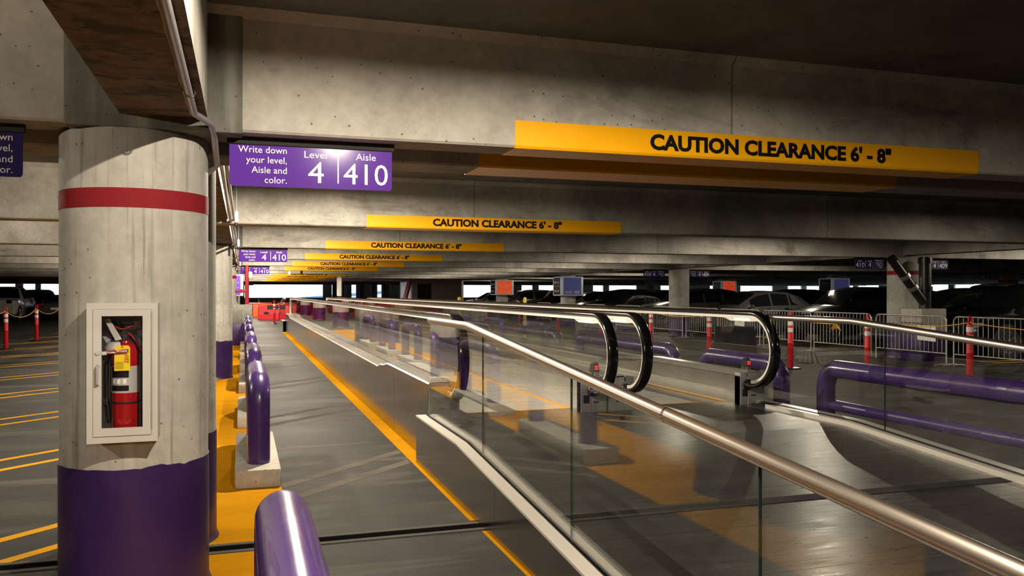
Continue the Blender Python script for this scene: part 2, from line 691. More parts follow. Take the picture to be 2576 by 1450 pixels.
def letter(mb, text, x, z, cap, y=0.0, align='l', width=None, bold=0.0, rot=None, t=0.0015, rx=None):
    """text standing in the XZ plane, read from -Y; x is its left / right / middle, z its baseline"""
    v, f = glyphs(text, bold)
    if not v:
        return
    sc = cap / cap_height(bold)
    x0, x1 = min(p.x for p in v), max(p.x for p in v)
    sx = sc if width is None else width / (x1 - x0)
    w = (x1 - x0) * sx
    ox = x if align == 'l' else x - w if align == 'r' else x - w / 2
    P = []
    for p in v:
        u, q = (p.x - x0) * sx + ox, p.y * sc + z
        if rot is not None:
            c, s_ = math.cos(rot), math.sin(rot)
            du, dq = u - x, q - z
            u, q = x + du * c - dq * s_, z + du * s_ + dq * c
        P.append(Vector((u, y, q)))
    vs1, fs1 = mb.raw([tuple(p) for p in P], [tuple(reversed(i)) for i in f])
    r = bmesh.ops.extrude_face_region(mb.bm, geom=fs1)
    up = [g for g in r['geom'] if isinstance(g, bmesh.types.BMVert)]
    bmesh.ops.translate(mb.bm, verts=up, vec=(0, -t, 0))


def arrow(mb, x, z, h, y, ang):
    """a road-sign arrow pointing up, turned by ang"""
    w = h * 0.16
    pts = [(-w / 2, -h / 2), (w / 2, -h / 2), (w / 2, h * 0.12), (h * 0.30, -h * 0.12), (h * 0.30, h * 0.12), (0, h / 2), (-h * 0.30, h * 0.12), (-h * 0.30, -h * 0.12), (-w / 2, h * 0.12)]
    c, s_ = math.cos(ang), math.sin(ang)
    mb.prism([(x + u * c - v * s_, z + u * s_ + v * c) for u, v in pts], 'y', y - 0.002, y)


# ------------------------------------------------------------------ setting
XA, XB, YA, YB = -28.0, 76.0, -12.0, 96.0
ZS, ZB = 3.05, 2.415                                        # slab soffit, beam soffit
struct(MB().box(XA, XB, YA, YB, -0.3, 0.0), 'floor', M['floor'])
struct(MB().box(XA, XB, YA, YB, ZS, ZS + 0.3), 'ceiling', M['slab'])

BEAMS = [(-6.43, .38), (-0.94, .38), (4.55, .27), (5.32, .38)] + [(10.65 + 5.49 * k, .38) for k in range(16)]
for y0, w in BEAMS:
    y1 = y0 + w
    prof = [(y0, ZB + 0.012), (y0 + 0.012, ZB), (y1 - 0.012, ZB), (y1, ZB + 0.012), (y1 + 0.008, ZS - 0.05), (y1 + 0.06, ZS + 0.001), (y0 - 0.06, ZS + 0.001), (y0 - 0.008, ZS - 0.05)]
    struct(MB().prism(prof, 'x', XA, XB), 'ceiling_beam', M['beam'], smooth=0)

COLX = [-0.545, 15.3, 31.1, 46.9, 62.7]
COLY = [16.35, 27.3, 38.3, 49.3, 60.2, 71.2, 82.2]
# the girders along the column rows, with their brown soffits
for gx in (-0.375, 15.3, 31.1):
    g = MB()
    g.box(gx - .205, gx + .205, YA, YB, 2.47, ZS + 0.002)
    g.bm.faces.ensure_lookup_table()
    for f in g.bm.faces:
        f.normal_update()
        if f.normal.z < -0.5:
            f.material_index = 1
    struct(g, 'ceiling_beam', [M['beam'], M['ply']], smooth=0)
# rough strip of sealant along the girder's lower edge
sl = MB()
pts = []
for k in range(60):
    y = -1 + k * 0.092
    pts.append((-0.245 + random.uniform(-.004, .004), y, 2.468))
sl.tube(pts, 0.006, 6)
struct(sl, 'trim_1', M['block'])
# dark poured blocks where beams meet the column row
for y0, w in [(4.55, .27), (5.32, .38)] + [(10.65 + 5.49 * k, .38) for k in (1, 3, 5)]:
    struct(MB().box(-0.83, 0.0, y0 - 0.018, y0 + w + 0.018, ZB - 0.012, ZS, 0.004, 1), 'ceiling_beam_section', M['capital'], smooth=0)

# walls of the garage: open to daylight above the parapets
def open_wall(name, axis, at, a, b, solids, sill=1.0, head=2.46):
    w = MB()
    th = 0.25
    def bx(p, q, z0, z1):
        if axis == 'y':
            w.box(p, q, at, at + th, z0, z1)
        else:
            w.box(at, at + th, p, q, z0, z1)
    bx(a, b, 0, sill)
    bx(a, b, head, ZS)
    for p, q in solids:
        bx(p, q, sill, head)
    return struct(w, name, M['wall'], smooth=0)


piers = [(XA, -24.5), (-21.9, -21.2), (-20.1, -19.6), (-17.6, 0.2), (8.6, 9.6), (10.0, 11.8), (12.3, 14.2)]
x = 15.2
while x < XB - 1:
    wdt = random.choice([0.8, 1.6, 2.4, 3.4])
    piers.append((x, min(XB, x + wdt)))
    x += wdt + random.choice([1.4, 2.2, 3.8, 5.0])
open_wall('wall_far', 'y', YB - 0.3, XA, XB, piers)
rp = []
y = YA
while y < YB - 1:
    wdt = random.choice([0.8, 1.6, 2.4])
    rp.append((y, min(YB, y + wdt)))
    y += wdt + random.choice([3.8, 5.4, 7.0])
open_wall('wall_right', 'x', XB - 0.3, YA, YB, rp, 1.1)
struct(MB().box(XA, XA + .25, YA, YB, 0, ZS), 'wall_left', M['wall'], smooth=0)
struct(MB().box(XA, XB, YA, YA + .25, 0, ZS), 'wall_back', M['wall'], smooth=0)  # unseen wall added to keep sky light from leaking in behind

# floor paint
JY0, JY1 = 5.335, 5.505                                      # the expansion joint
fm = MB()
fm.box(-0.92, 0.30, -5, JY0 - 0.02, 0, 0.002)
fm.box(-0.92, 0.30, JY1 + 0.02, 35.5, 0, 0.002)
struct(fm, 'floor_marking', M['floor_yellow'], smooth=0)
fm = MB()
fm.box(1.505, 1.56, -1, JY0 - 0.04, 0, 0.002)
fm.box(1.495, 1.64, JY1 + 0.06, 34.5, 0, 0.002)
struct(fm, 'floor_marking', M['floor_yellow'], smooth=0)
fm = MB()
for k in range(12):
    for d in (-0.31, 0.31):
        c = -7.2 - 3.58 * k + d
        hw = 0.065
        xa, xb = -6.9, -1.0
        fm.raw([(xa, xa - c - hw, 0.0015), (xb, xb - c - hw, 0.0015), (xb, xb - c + hw, 0.0015), (xa, xa - c + hw, 0.0015)], [(0, 1, 2, 3)])
for k in range(9):                                           # stall lines under the parked row on the right
    for d in (-0.2, 0.2):
        y = 14.6 + 2.75 * k * 2 + d
        fm.box(16.0, 21.0, y - .05, y + .05, 0, 0.0015)
struct(fm, 'floor_marking', M['line_yellow'], smooth=0)

fm = MB()                                                    # old stall lines, painted over and faded
for c in (-6.22, -6.72, -10.0, -10.6, -13.8, -14.4, -17.5):
    hw = 0.085
    xa, xb = 0.31, 1.48
    if c == -6.22:
        xa = 0.36
    fm.raw([(xa, xa - c - hw, 0.0012), (xb, xb - c - hw, 0.0012), (xb, xb - c + hw, 0.0012), (xa, xa - c + hw, 0.0012)], [(0, 1, 2, 3)])
struct(fm, 'floor_marking', M['line_faded'], smooth=0)

jt = thing('expansion_joint', 'black rubber expansion joint with pale edges crossing the floor beside the cabinet column', 'floor joint', (0, 5.42, 0))
part(MB().box(-12, 14.0, JY0 + 0.035, JY1 - 0.035, 0, 0.004), 'rubber_seal', M['seal'], jt, True)
part(MB().box(-12, 14.0, JY0 - 0.012, JY0 + 0.032, 0, 0.006), 'edge_strip', M['joint_edge'], jt, True)
part(MB().box(-12, 14.0, JY1 - 0.032, JY1 + 0.012, 0, 0.006), 'edge_strip', M['joint_edge'], jt, True)

# ------------------------------------------------------------------ columns
CR = 0.365


def column(x, y, label, base=0.69, band=False, hole=False, top=2.413, r=CR):
    t = thing('concrete_column', label, 'column', (x, y, 0))
    t['kind'] = 'thing'
    m = MB()
    if hole:                                                # an opening for the recessed cabinet, facing the aisle
        m.lathe([(r, 0), (r, 0.872)], n=72, caps=False)
        m.lathe([(r, 0.872), (r, 1.512)], n=60, caps=False, a0=-PI / 2 + R(20.5), a1=-PI / 2 + R(339.5))
        m.lathe([(r, 1.512), (r, top - 0.02), (r - .01, top)], n=72, caps=False)
    else:
        m.lathe([(r, 0), (r, top)], n=48, caps=False)
    part(m, 'shaft', M['column'], t)
    m = MB()
    n = 72
    rng = random.Random(int(x * 10 + y))
    rings = [[((r + .005) * math.cos(2 * PI * k / n), (r + .005) * math.sin(2 * PI * k / n), z) for k in range(n)] for z in (0.0, base * 0.5)]
    jag = [base + rng.uniform(-.002, .002) + (rng.uniform(-.012, .014) if -1.35 < (2 * PI * k / n - 2 * PI) < -0.7 else 0) for k in range(n)]
    rings.append([((r + .005) * math.cos(2 * PI * k / n), (r + .005) * math.sin(2 * PI * k / n), jag[k]) for k in range(n)])
    rings.append([((r - .003) * math.cos(2 * PI * k / n), (r - .003) * math.sin(2 * PI * k / n), jag[k]) for k in range(n)])
    m.ring_loft(rings, caps=False)
    m.lathe([(r + .004, 0.05), (r + .012, 0.02), (r + .022, 0.0)], n=48, caps=False)
    part(m, 'painted_base', M['purple_wall'], t, smooth=50)
    if band:
        part(MB().lathe([(r - .002, 2.003), (r + .002, 2.003), (r + .002, 2.10), (r - .002, 2.10)], n=72, caps=False), 'red_band', M['red_band'], t)
    return t


main_col = column(-0.545, 4.88, 'nearest round concrete column, red band, purple base, fire extinguisher cabinet on it', 0.70, True, True, 2.402)
m = MB()
v_, f_ = glyphs('O R')
s_ = 0.026 / cap_height(0.0)
vv = []
for p in v_:
    a_ = R(-58.5) + p.x * s_ / CR
    vv.append(((CR + .0006) * math.cos(a_), (CR + .0006) * math.sin(a_), 1.452 + p.y * s_))
m.raw(vv, f_)
part(m, 'pencil_scrawl', simple('pencil', (0.30, 0.285, 0.26), 0.8), main_col, smooth=0)
column(-0.53, 5.76, 'round concrete column hidden close behind the column with the extinguisher cabinet', 0.69)
names = {0: 'first', 1: 'second', 2: 'third', 3: 'fourth', 4: 'fifth', 5: 'sixth', 6: 'seventh'}
for i, y in enumerate(COLY):
    lab = ['plain concrete column with purple base beside the yellow strip, behind the cabinet column',
           'concrete column with red band standing behind a low grey and purple concrete block',
           'concrete column carrying the tall purple lightbox sign behind the red standpipe'][i] if i < 3 else 'distant round column, %s one past the purple lightbox sign in the left row' % names[i - 3]
    column(-0.545, y, lab, band=(i == 1))
for i, y in enumerate(COLY):
    lab = ['round column with red band behind thick black drain pipes and steel barriers',
           'plain grey round column between the 410 and 409 hanging signs, among dark cars',
           'round column carrying the navy 410 409 lightbox sign',
           'round column carrying the orange 410 409 lightbox sign'][i] if i < 4 else 'distant round column, %s one past the orange lightbox sign in the middle row' % names[i - 4]
    column(15.3, y, lab, band=(i == 0), r=0.37)
for i, y in enumerate(COLY[:5]):
    lab = ['round column at far right beyond the black car roofs',
           'banded round column far right between two blue hanging signs',
           'distant column carrying the pale blue Park Exit lightbox sign',
           'distant column carrying the red Park lightbox sign',
           'distant column past the red Park lightbox sign'][i]
    column(31.1, y, lab, band=(i == 1), r=0.37)
for i, (x, y) in enumerate([(9.0, 86), (11.0, 80), (13.2, 88), (12.4, 75), (10.4, 92)]):
    column(x, y, 'slim dark column against the far daylight, %s one from the wide bright opening' % names[i], r=0.34)

# low blocks and pipes around columns
bk = thing('concrete_block', 'low grey concrete block with purple painted foot in front of the banded column', 'concrete block', (-0.35, 26.4, 0))
part(MB().box(-.62, .62, -.5, .5, 0.655, 1.21, 0.015), 'block_top', M['capital'], bk)
part(MB().box(-.625, .625, -.505, .505, 0, 0.66, 0.01), 'painted_foot', M['purple_wall'], bk)
pb = thing('concrete_pedestal', 'concrete pedestal with purple foot carrying the black drain pipe behind the barriers', 'pedestal', (15.2, 15.6, 0))
part(MB().box(-.36, .36, -.3, .34, 0.66, 1.2, 0.015), 'block_top', M['block'], pb)
part(MB().box(-.365, .365, -.305, .345, 0, 0.66, 0.01), 'painted_foot', M['purple_wall'], pb)
dp = thing('drain_pipe', 'thick black drain pipe with a slanting branch in front of the banded column', 'pipe', (15.25, 15.62, 1.2))
part(MB().cyl((0, 0, 0), (0, 0, 1.21), 0.135, n=28), 'riser', M['black'], dp)
m = MB()
m.cyl((0, 0, 0.42), (0, 0, 0.52), 0.165, n=28)
part(m, 'collar', M['black'], dp)
part(MB().cyl((0, 0, 1.06), (0, 0, 1.18), 0.16, n=28), 'collar', M['black'], dp)
m = MB()
m.tube(fillet([(0, 0, 0.12), (-0.12, -0.02, 0.20), (-1.08, -0.1, 1.17)], 0.2), 0.105, 20)
part(m, 'branch', M['black'], dp)
d = Vector((-0.96, -0.08, 1.01)).normalized()
for s_ in (0.42, 0.78):
    c = Vector((-0.12, -0.02, 0.20)) + d * s_
    part(MB().cyl(tuple(c - d * .05), tuple(c + d * .05), 0.125, n=24), 'coupling', M['galv'], dp, label='grey banded coupling')
sp = thing('standpipe', 'upright red fire standpipe behind the low concrete block', 'pipe', (0.13, 27.2, 0))
part(MB().cyl((0, 0, 0), (0, 0, 2.41), 0.062, n=20), 'riser', M['red_steel'], sp)
m = MB()
m.cyl((0, -.0, 1.62), (-.32, -.05, 1.62), 0.04, n=14)
m.cyl((-.16, -.09, 1.62), (-.16, .03, 1.62), 0.06, n=14)
part(m, 'hose_valve', M['red_steel'], sp)
part(MB().box(.05, .16, -.09, -.03, 2.04, 2.22, 0.01), 'notice_plate', M['white'], sp, label='white notice plate')

# ------------------------------------------------------------------ fire extinguisher cabinet
FY = 4.40
cab = thing('extinguisher_cabinet', 'white glazed fire extinguisher cabinet set into the nearest concrete column', 'cabinet', (-0.55, FY, 0.856))
X0, X1, Z0, Z1 = -0.1565, 0.1565, 0.0, 0.673


def frame(mb, x0, x1, z0, z1, w, y0, y1, bev=0.003):
    """four mitred bars around an opening"""
    for a in range(4):
        o = [(x0, z0), (x1, z0), (x1, z1), (x0, z1)]
        i = [(x0 + w[0], z0 + w[3]), (x1 - w[1], z0 + w[3]), (x1 - w[1], z1 - w[2]), (x0 + w[0], z1 - w[2])]
        b = (a + 1) % 4
        e = 0.0006
        mb.prism([o[a], o[b], i[b], i[a]], 'y', y0, y1)
    return mb


part(frame(MB(), X0, X1, Z0, Z1, (.028, .028, .030, .033), -.006, .02), 'trim_frame', M['cab_white'], cab, smooth=0)
m = MB()
m.box(X0 + .002, X0 + .010, .0, .175, Z0 + .002, Z1 - .002)
m.box(X1 - .010, X1 - .002, .0, .175, Z0 + .002, Z1 - .002)
m.box(X0 + .010, X1 - .010, .0, .175, Z0 + .002, Z0 + .010)
m.box(X0 + .010, X1 - .010, .0, .175, Z1 - .010, Z1 - .002)
part(m, 'tub_side', M['cab_white'], cab, smooth=0)
part(MB().box(X0 + .010, X1 - .010, .17, .175, Z0 + .010, Z1 - .010), 'tub_back', M['grey_tub'], cab)
m = MB()
for x, z in ((-.065, .565), (.075, .565), (.085, .12)):
    m.cyl((x, .166, z), (x, .170, z), .017, n=20)
part(m, 'knockout', M['black'], cab)
dr = part(frame(MB(), X0 + .029, X1 - .029, Z0 + .034, Z1 - .031, (.036, .038, .032, .038), -.012, .004), 'door', M['cab_white'], cab, smooth=0)
part(MB().box(X0 + .064, X1 - .066, -.004, -.001, Z0 + .071, Z1 - .062), 'window_pane', M['cab_glass'], dr)
part(MB().cyl((X0 + .0495, -.012, .435), (X0 + .0495, -.020, .435), .0115, .0105, 20).cyl((X0 + .0495, -.02, .435), (X0 + .0495, -.0215, .435), .006, n=14), 'lock', M['silver_label'], dr, label='round chrome lock')
m = MB()
m.tube(fillet([(X0 + .049, -.012, .375), (X0 + .049, -.032, .37), (X0 + .049, -.032, .285), (X0 + .049, -.012, .28)], .008), .0055, 10)
part(m, 'handle', M['grey_tub'], dr, label='grey pull handle')
part(MB().cyl((X1 - .0285, -.011, .06), (X1 - .0285, -.011, .63), .003, n=8), 'hinge', M['galv'], dr)
m = MB()
m.box(X0 + .066, X0 + .088, -.0145, -.0045, .425, .441)
part(m, 'latch_clip', M['silver_label'], dr)
st = part(MB().prism([(X0 + .086, .427), (X0 + .182, .434), (X0 + .182, .451), (X0 + .086, .443)], 'y', -.0062, -.0045), 'break_glass_strip', M['red_band'], dr, label='red strip reading TO OPEN BREAK GLASS LIFT HANDLE')
m = MB()
letter(m, 'TO OPEN', X0 + .089, .4315, .0075, -.0064, bold=.02, width=.036, t=.0006)
letter(m, 'BREAK GLASS', X0 + .130, .4425, .0042, -.0064, bold=.02, width=.047, t=.0006)
letter(m, 'LIFT HANDLE', X0 + .130, .4365, .0042, -.0064, bold=.02, width=.047, t=.0006)
part(m, 'lettering', M['white_text'], dr)
m = MB()
m.box(-.032, .026, .160, .166, .548, .576, .002, 1)
np_ = part(m, 'nameplate', M['black'], cab)
part(frame(MB(), -.027, .021, .553, .571, (.0015,) * 4, .158, .160), 'nameplate_border', M['silver_label'], np_)

ex = thing('fire_extinguisher', 'red fire extinguisher with yellow hang tag inside the white cabinet', 'fire extinguisher', (-0.548, FY + .085, 0.866))
part(MB().lathe([(.0, 0.001), (.060, 0.0), (.064, .006), (.064, .405), (.060, .432), (.045, .455), (.022, .468), (.020, .475), (0, .475)], n=32, caps=False), 'cylinder', M['red_gloss'], ex)
lb = part(MB().lathe([(.0646, .225), (.0648, .225), (.0648, .355), (.0646, .355)], n=32, caps=False), 'label_wrap', M['silver_label'], ex, label='silver label wrap')
m = MB()
for z0, z1, a0, a1 in ((.235, .262, -150, -70), (.300, .352, -150, -70), (.268, .298, -118, -112)):
    m.lathe([(.0652, z0), (.0652, z1)], n=16, caps=False, a0=R(a0), a1=R(a1))
part(m, 'print_block', M['black_text'], ex)
m = MB()
for a in (-140, -118, -94):
    m.lathe([(.0655, .270), (.0655, .294)], n=5, caps=False, a0=R(a), a1=R(a + 15))
part(m, 'pictogram', M['white_text'], ex)
part(MB().lathe([(.0645, .172), (.067, .172), (.067, .181), (.0645, .181)], n=32, caps=False), 'strap', M['black'], ex)
m = MB()
m.cyl((0, 0, .47), (0, 0, .505), .017, n=18)
m.box(-.012, .012, -.012, .012, .495, .53)
part(m, 'valve', M['chrome'], ex)
m = MB()
m.ribbon(fillet([(-.052, 0, .555), (-.02, 0, .530), (.03, 0, .548), (.088, 0, .556)], .05), .009, .003, (0, 1, 0))
part(m, 'lever', M['red_steel'], ex)
m = MB()
m.ribbon(fillet([(-.01, 0, .515), (.02, 0, .512), (.045, 0, .48), (.074, 0, .425)], .05), .009, .003, (0, 1, 0))
part(m, 'carry_handle', M['red_steel'], ex)
m = MB()
m.tube([(-.004 + .013 * math.cos(a), -.02, .507 + .013 * math.sin(a)) for a in [2 * PI * k / 20 for k in range(20)]], .0016, 6, closed=True)
part(m, 'pull_ring', M['chrome'], ex)
m = MB()
m.tube(fillet([(-.015, 0, .50), (-.06, -.01, .48), (-.085, 0, .36), (-.085, 0, .22), (-.077, 0, .12), (-.073, 0, .085)], .05), .010, 10)
hs = part(m, 'hose', M['black'], ex)
part(MB().cyl((-.084, 0, .195), (-.083, 0, .168), .012, n=12), 'ferrule', M['chrome'], hs)
m = MB()
m.prism([(-.040, .335), (.030, .335), (.030, .447), (.022, .457), (-.030, .457), (-.040, .447)], 'y', -.078, -.0765)
tg = part(m, 'hang_tag', M['tag_yellow'], ex, label='yellow inspection tag')
m = MB()
letter(m, 'FIRE', .004, .412, .016, -.0785, rot=-PI / 2, bold=.01, t=.0004)
part(m, 'red_print', M['red'], tg)
m = MB()
letter(m, 'FLORIDA', .019, .405, .006, -.0785, rot=-PI / 2, t=.0004)
for k in range(9):
    m.box(-.037, .0, -.0789, -.0785, .345 + k * .004, .3460 + k * .004)
m.tube([(-.005 + .004 * math.cos(a), -.079, .45 + .004 * math.sin(a)) for a in [2 * PI * k / 10 for k in range(10)]], .001, 5, closed=True)
part(m, 'black_print', M['black_text'], tg)
m = MB()
m.prism([(-.092, .585), (-.066, .585), (-.012, .485), (-.04, .478)], 'y', .02, .026)
m.xf(Matrix.Translation((.002, .03, .01)))
part(m, 'pale_strip', M['cab_white'], cab, smooth=0)  # slanting pale strip inside the cabinet
m = MB()
m.lathe([(.0, .478), (.050, .47), (.064, .44), (.064, .425)], (-.03, .055, 0), 24, False, R(180), R(285))
m.xf(Matrix.Translation((.002, .03, .01)))
part(m, 'pale_shell', M['cab_white'], cab, smooth=0)  # curved pale piece next to the strip

# ------------------------------------------------------------------ signs over the aisles
PL = [('Write down', .178), ('your level,', .422), ('Aisle and', .667), ('color.', .905)]


def aisle_sign(x, y, label, aisle, mirror=False, face='purple_sign', z0=2.15, group='hanging aisle signs'):
    W_, H_ = 0.87, 0.222
    t = thing('aisle_sign', label, 'sign', (x, y, z0), group=group)
    r = 0.022
    pts = [(0, H_), (0, r)]
    pts += [(r - r * math.cos(a), r - r * math.sin(a)) for a in (R(30), R(60), R(90))]
    pts += [(W_ - r + r * math.sin(a), r - r * math.cos(a)) for a in (R(30), R(60), R(90))]
    pts += [(W_, H_)]
    part(MB().prism(pts, 'y', -.004, .004), 'panel', M[face], t, smooth=0)
    part(MB().box(-.012, W_ + .012, -.014, .014, H_ + .002, H_ + .046, .002, 1), 'bracket', M['black_matte'], t)
    m = MB()
    Z = lambda v: H_ * (1 - v)
    if not mirror:
        for s_, v in PL:
            letter(m, s_, .340 * W_, Z(v), .155 * H_, -.0042, 'r')
        letter(m, 'Level', .447 * W_, Z(.245), .165 * H_, -.0042, width=.138 * W_)
        letter(m, '4', .470 * W_, Z(.855), .51 * H_, -.0042, width=.096 * W_)
        m.box(.652 * W_, .660 * W_, -.0055, -.004, Z(.85), Z(.10))
        letter(m, 'Aisle', .768 * W_, Z(.245), .165 * H_, -.0042, width=.127 * W_)
        letter(m, aisle, .690 * W_, Z(.855), .51 * H_, -.0042, width=.283 * W_)
    else:
        letter(m, 'Aisle', .10 * W_, Z(.245), .165 * H_, -.0042, width=.127 * W_)
        letter(m, aisle, .03 * W_, Z(.855), .51 * H_, -.0042, width=.283 * W_)
        m.box(.348 * W_, .356 * W_, -.0055, -.004, Z(.85), Z(.10))
        letter(m, 'Level', .42 * W_, Z(.245), .165 * H_, -.0042, width=.138 * W_)
        letter(m, '4', .44 * W_, Z(.855), .51 * H_, -.0042, width=.096 * W_)
        for s_, v in PL:
            letter(m, s_, .95 * W_, Z(v), .155 * H_, -.0042, 'r')
    part(m, 'lettering', M['white_text'], t, label='white lettering', smooth=0)
    return t


aisle_sign(-0.067, 4.69, 'large purple Level 4 Aisle 410 sign hanging beside the cabinet column', '410')
aisle_sign(-1.91, 4.69, 'dark unlit aisle sign cut off at the left, hanging left of the cabinet column', '411', True, 'shaded_sign')
aisle_sign(-0.067, 16.3, 'purple Level 4 Aisle 410 sign, second one down the walkway aisle', '410')
aisle_sign(-0.067, 27.3, 'small purple Level 4 Aisle 410 sign partly behind the red standpipe', '410')
aisle_sign(-0.02, 71.2, 'small orange 4 410 sign hanging far down the aisle beyond the purple ones', '410', face='orange_sign', group=None)
aisle_sign(13.87, 16.35, 'dark blue Aisle 410 Level 4 sign crossed by the slanting black pipe', '410', True, 'shaded_sign', 2.148)
aisle_sign(15.8, 16.35, 'dark blue Level 4 Aisle 409 sign right of the black drain pipe', '409', False, 'shaded_sign', 2.148)
aisle_sign(13.85, 27.3, 'dark blue Aisle 410 Level 4 sign left of the plain grey column', '410', True, 'shaded_sign', 2.148)
aisle_sign(15.70, 27.3, 'dark blue Level 4 Aisle 409 sign right of the plain grey column', '409', False, 'shaded_sign', 2.148)
aisle_sign(29.55, 27.3, 'far blue Aisle 409 sign left of the distant banded column', '409', True, 'shaded_sign', 2.148)
aisle_sign(31.6, 27.3, 'far blue Level 4 Aisle 408 sign at the right picture edge', '408', False, 'shaded_sign', 2.148)

# yellow clearance warnings wrapped around the beams
CX0, CX1 = 1.49, 4.91
order = ['nearest', 'second', 'third', 'fourth', 'fifth', 'sixth', 'seventh', 'eighth', 'ninth', 'tenth', 'eleventh', 'twelfth', 'thirteenth']


def clearance(i, y0, w, text=True, x0=CX0, x1=CX1):
    t = thing('clearance_sign', ('yellow CAUTION CLEARANCE beam sign, %s one counted from the camera' % order[i if i < 6 else i - 1]) if text else 'shaded plain yellow beam wrap just behind the nearest clearance sign', 'sign', (x0, y0, ZB), group='clearance signs')
    L = x1 - x0
    m = MB()
    e = 0.004
    m.prism([(-e - .003, .155), (-e, 0.01), (-e + .010, -e), (w - .004, -e), (w - .004, -.001), (.012, -.001), (.001, .011), (-.002, .155)], 'x', 0, L)
    part(m, 'panel', M['sign_yellow'], t, smooth=0)
    if text:
        m = MB()
        letter(m, 'CAUTION CLEARANCE 6\' - 8"', 0.86, .036, .096, -.0065, width=1.80, bold=.042, t=.0015)
        m.xf(Matrix.Identity(4))
        part(m, 'lettering', M['black_text'], t, label='black bold lettering', smooth=0)
    return t


k = 0
clearance(0, 4.55, .27)
clearance(1, 5.32, .38, False)
for i in range(1, 13):
    y0 = 10.65 + 5.49 * (i - 1)
    if 6 <= i <= 6:
        continue
    clearance(i, y0, .38, True, 1.50, 5.05)

# ------------------------------------------------------------------ moving walkways
ZP = 0.40                              # landing and pallet level
ZD0, ZD1 = 0.74, 0.648                 # deck level near the ends, and along the run
HRZ = 1.36                             # handrail centre height
YW0, YW1 = 7.585, 34.465               # front faces of the two ends
YM = 42.05                             # mirror plane sum


def deck_z(y):
    y = min(y, YM - y)
    if y < 9.85:
        return ZD0
    if y > 10.65:
        return ZD1
    u = (y - 9.85) / 0.8
    return ZD0 + (ZD1 - ZD0) * (u * u * (3 - 2 * u)) - 0.022 * math.sin(2 * PI * u) * (1 if u > 0.5 else 0.35)


def ysamples():
    ys = [YW0, 9.0] + [9.85 + 0.8 * k / 12 for k in range(13)]
    ys += [14, 18, 21.025]
    return ys + [YM - y for y in reversed(ys[:-1])]


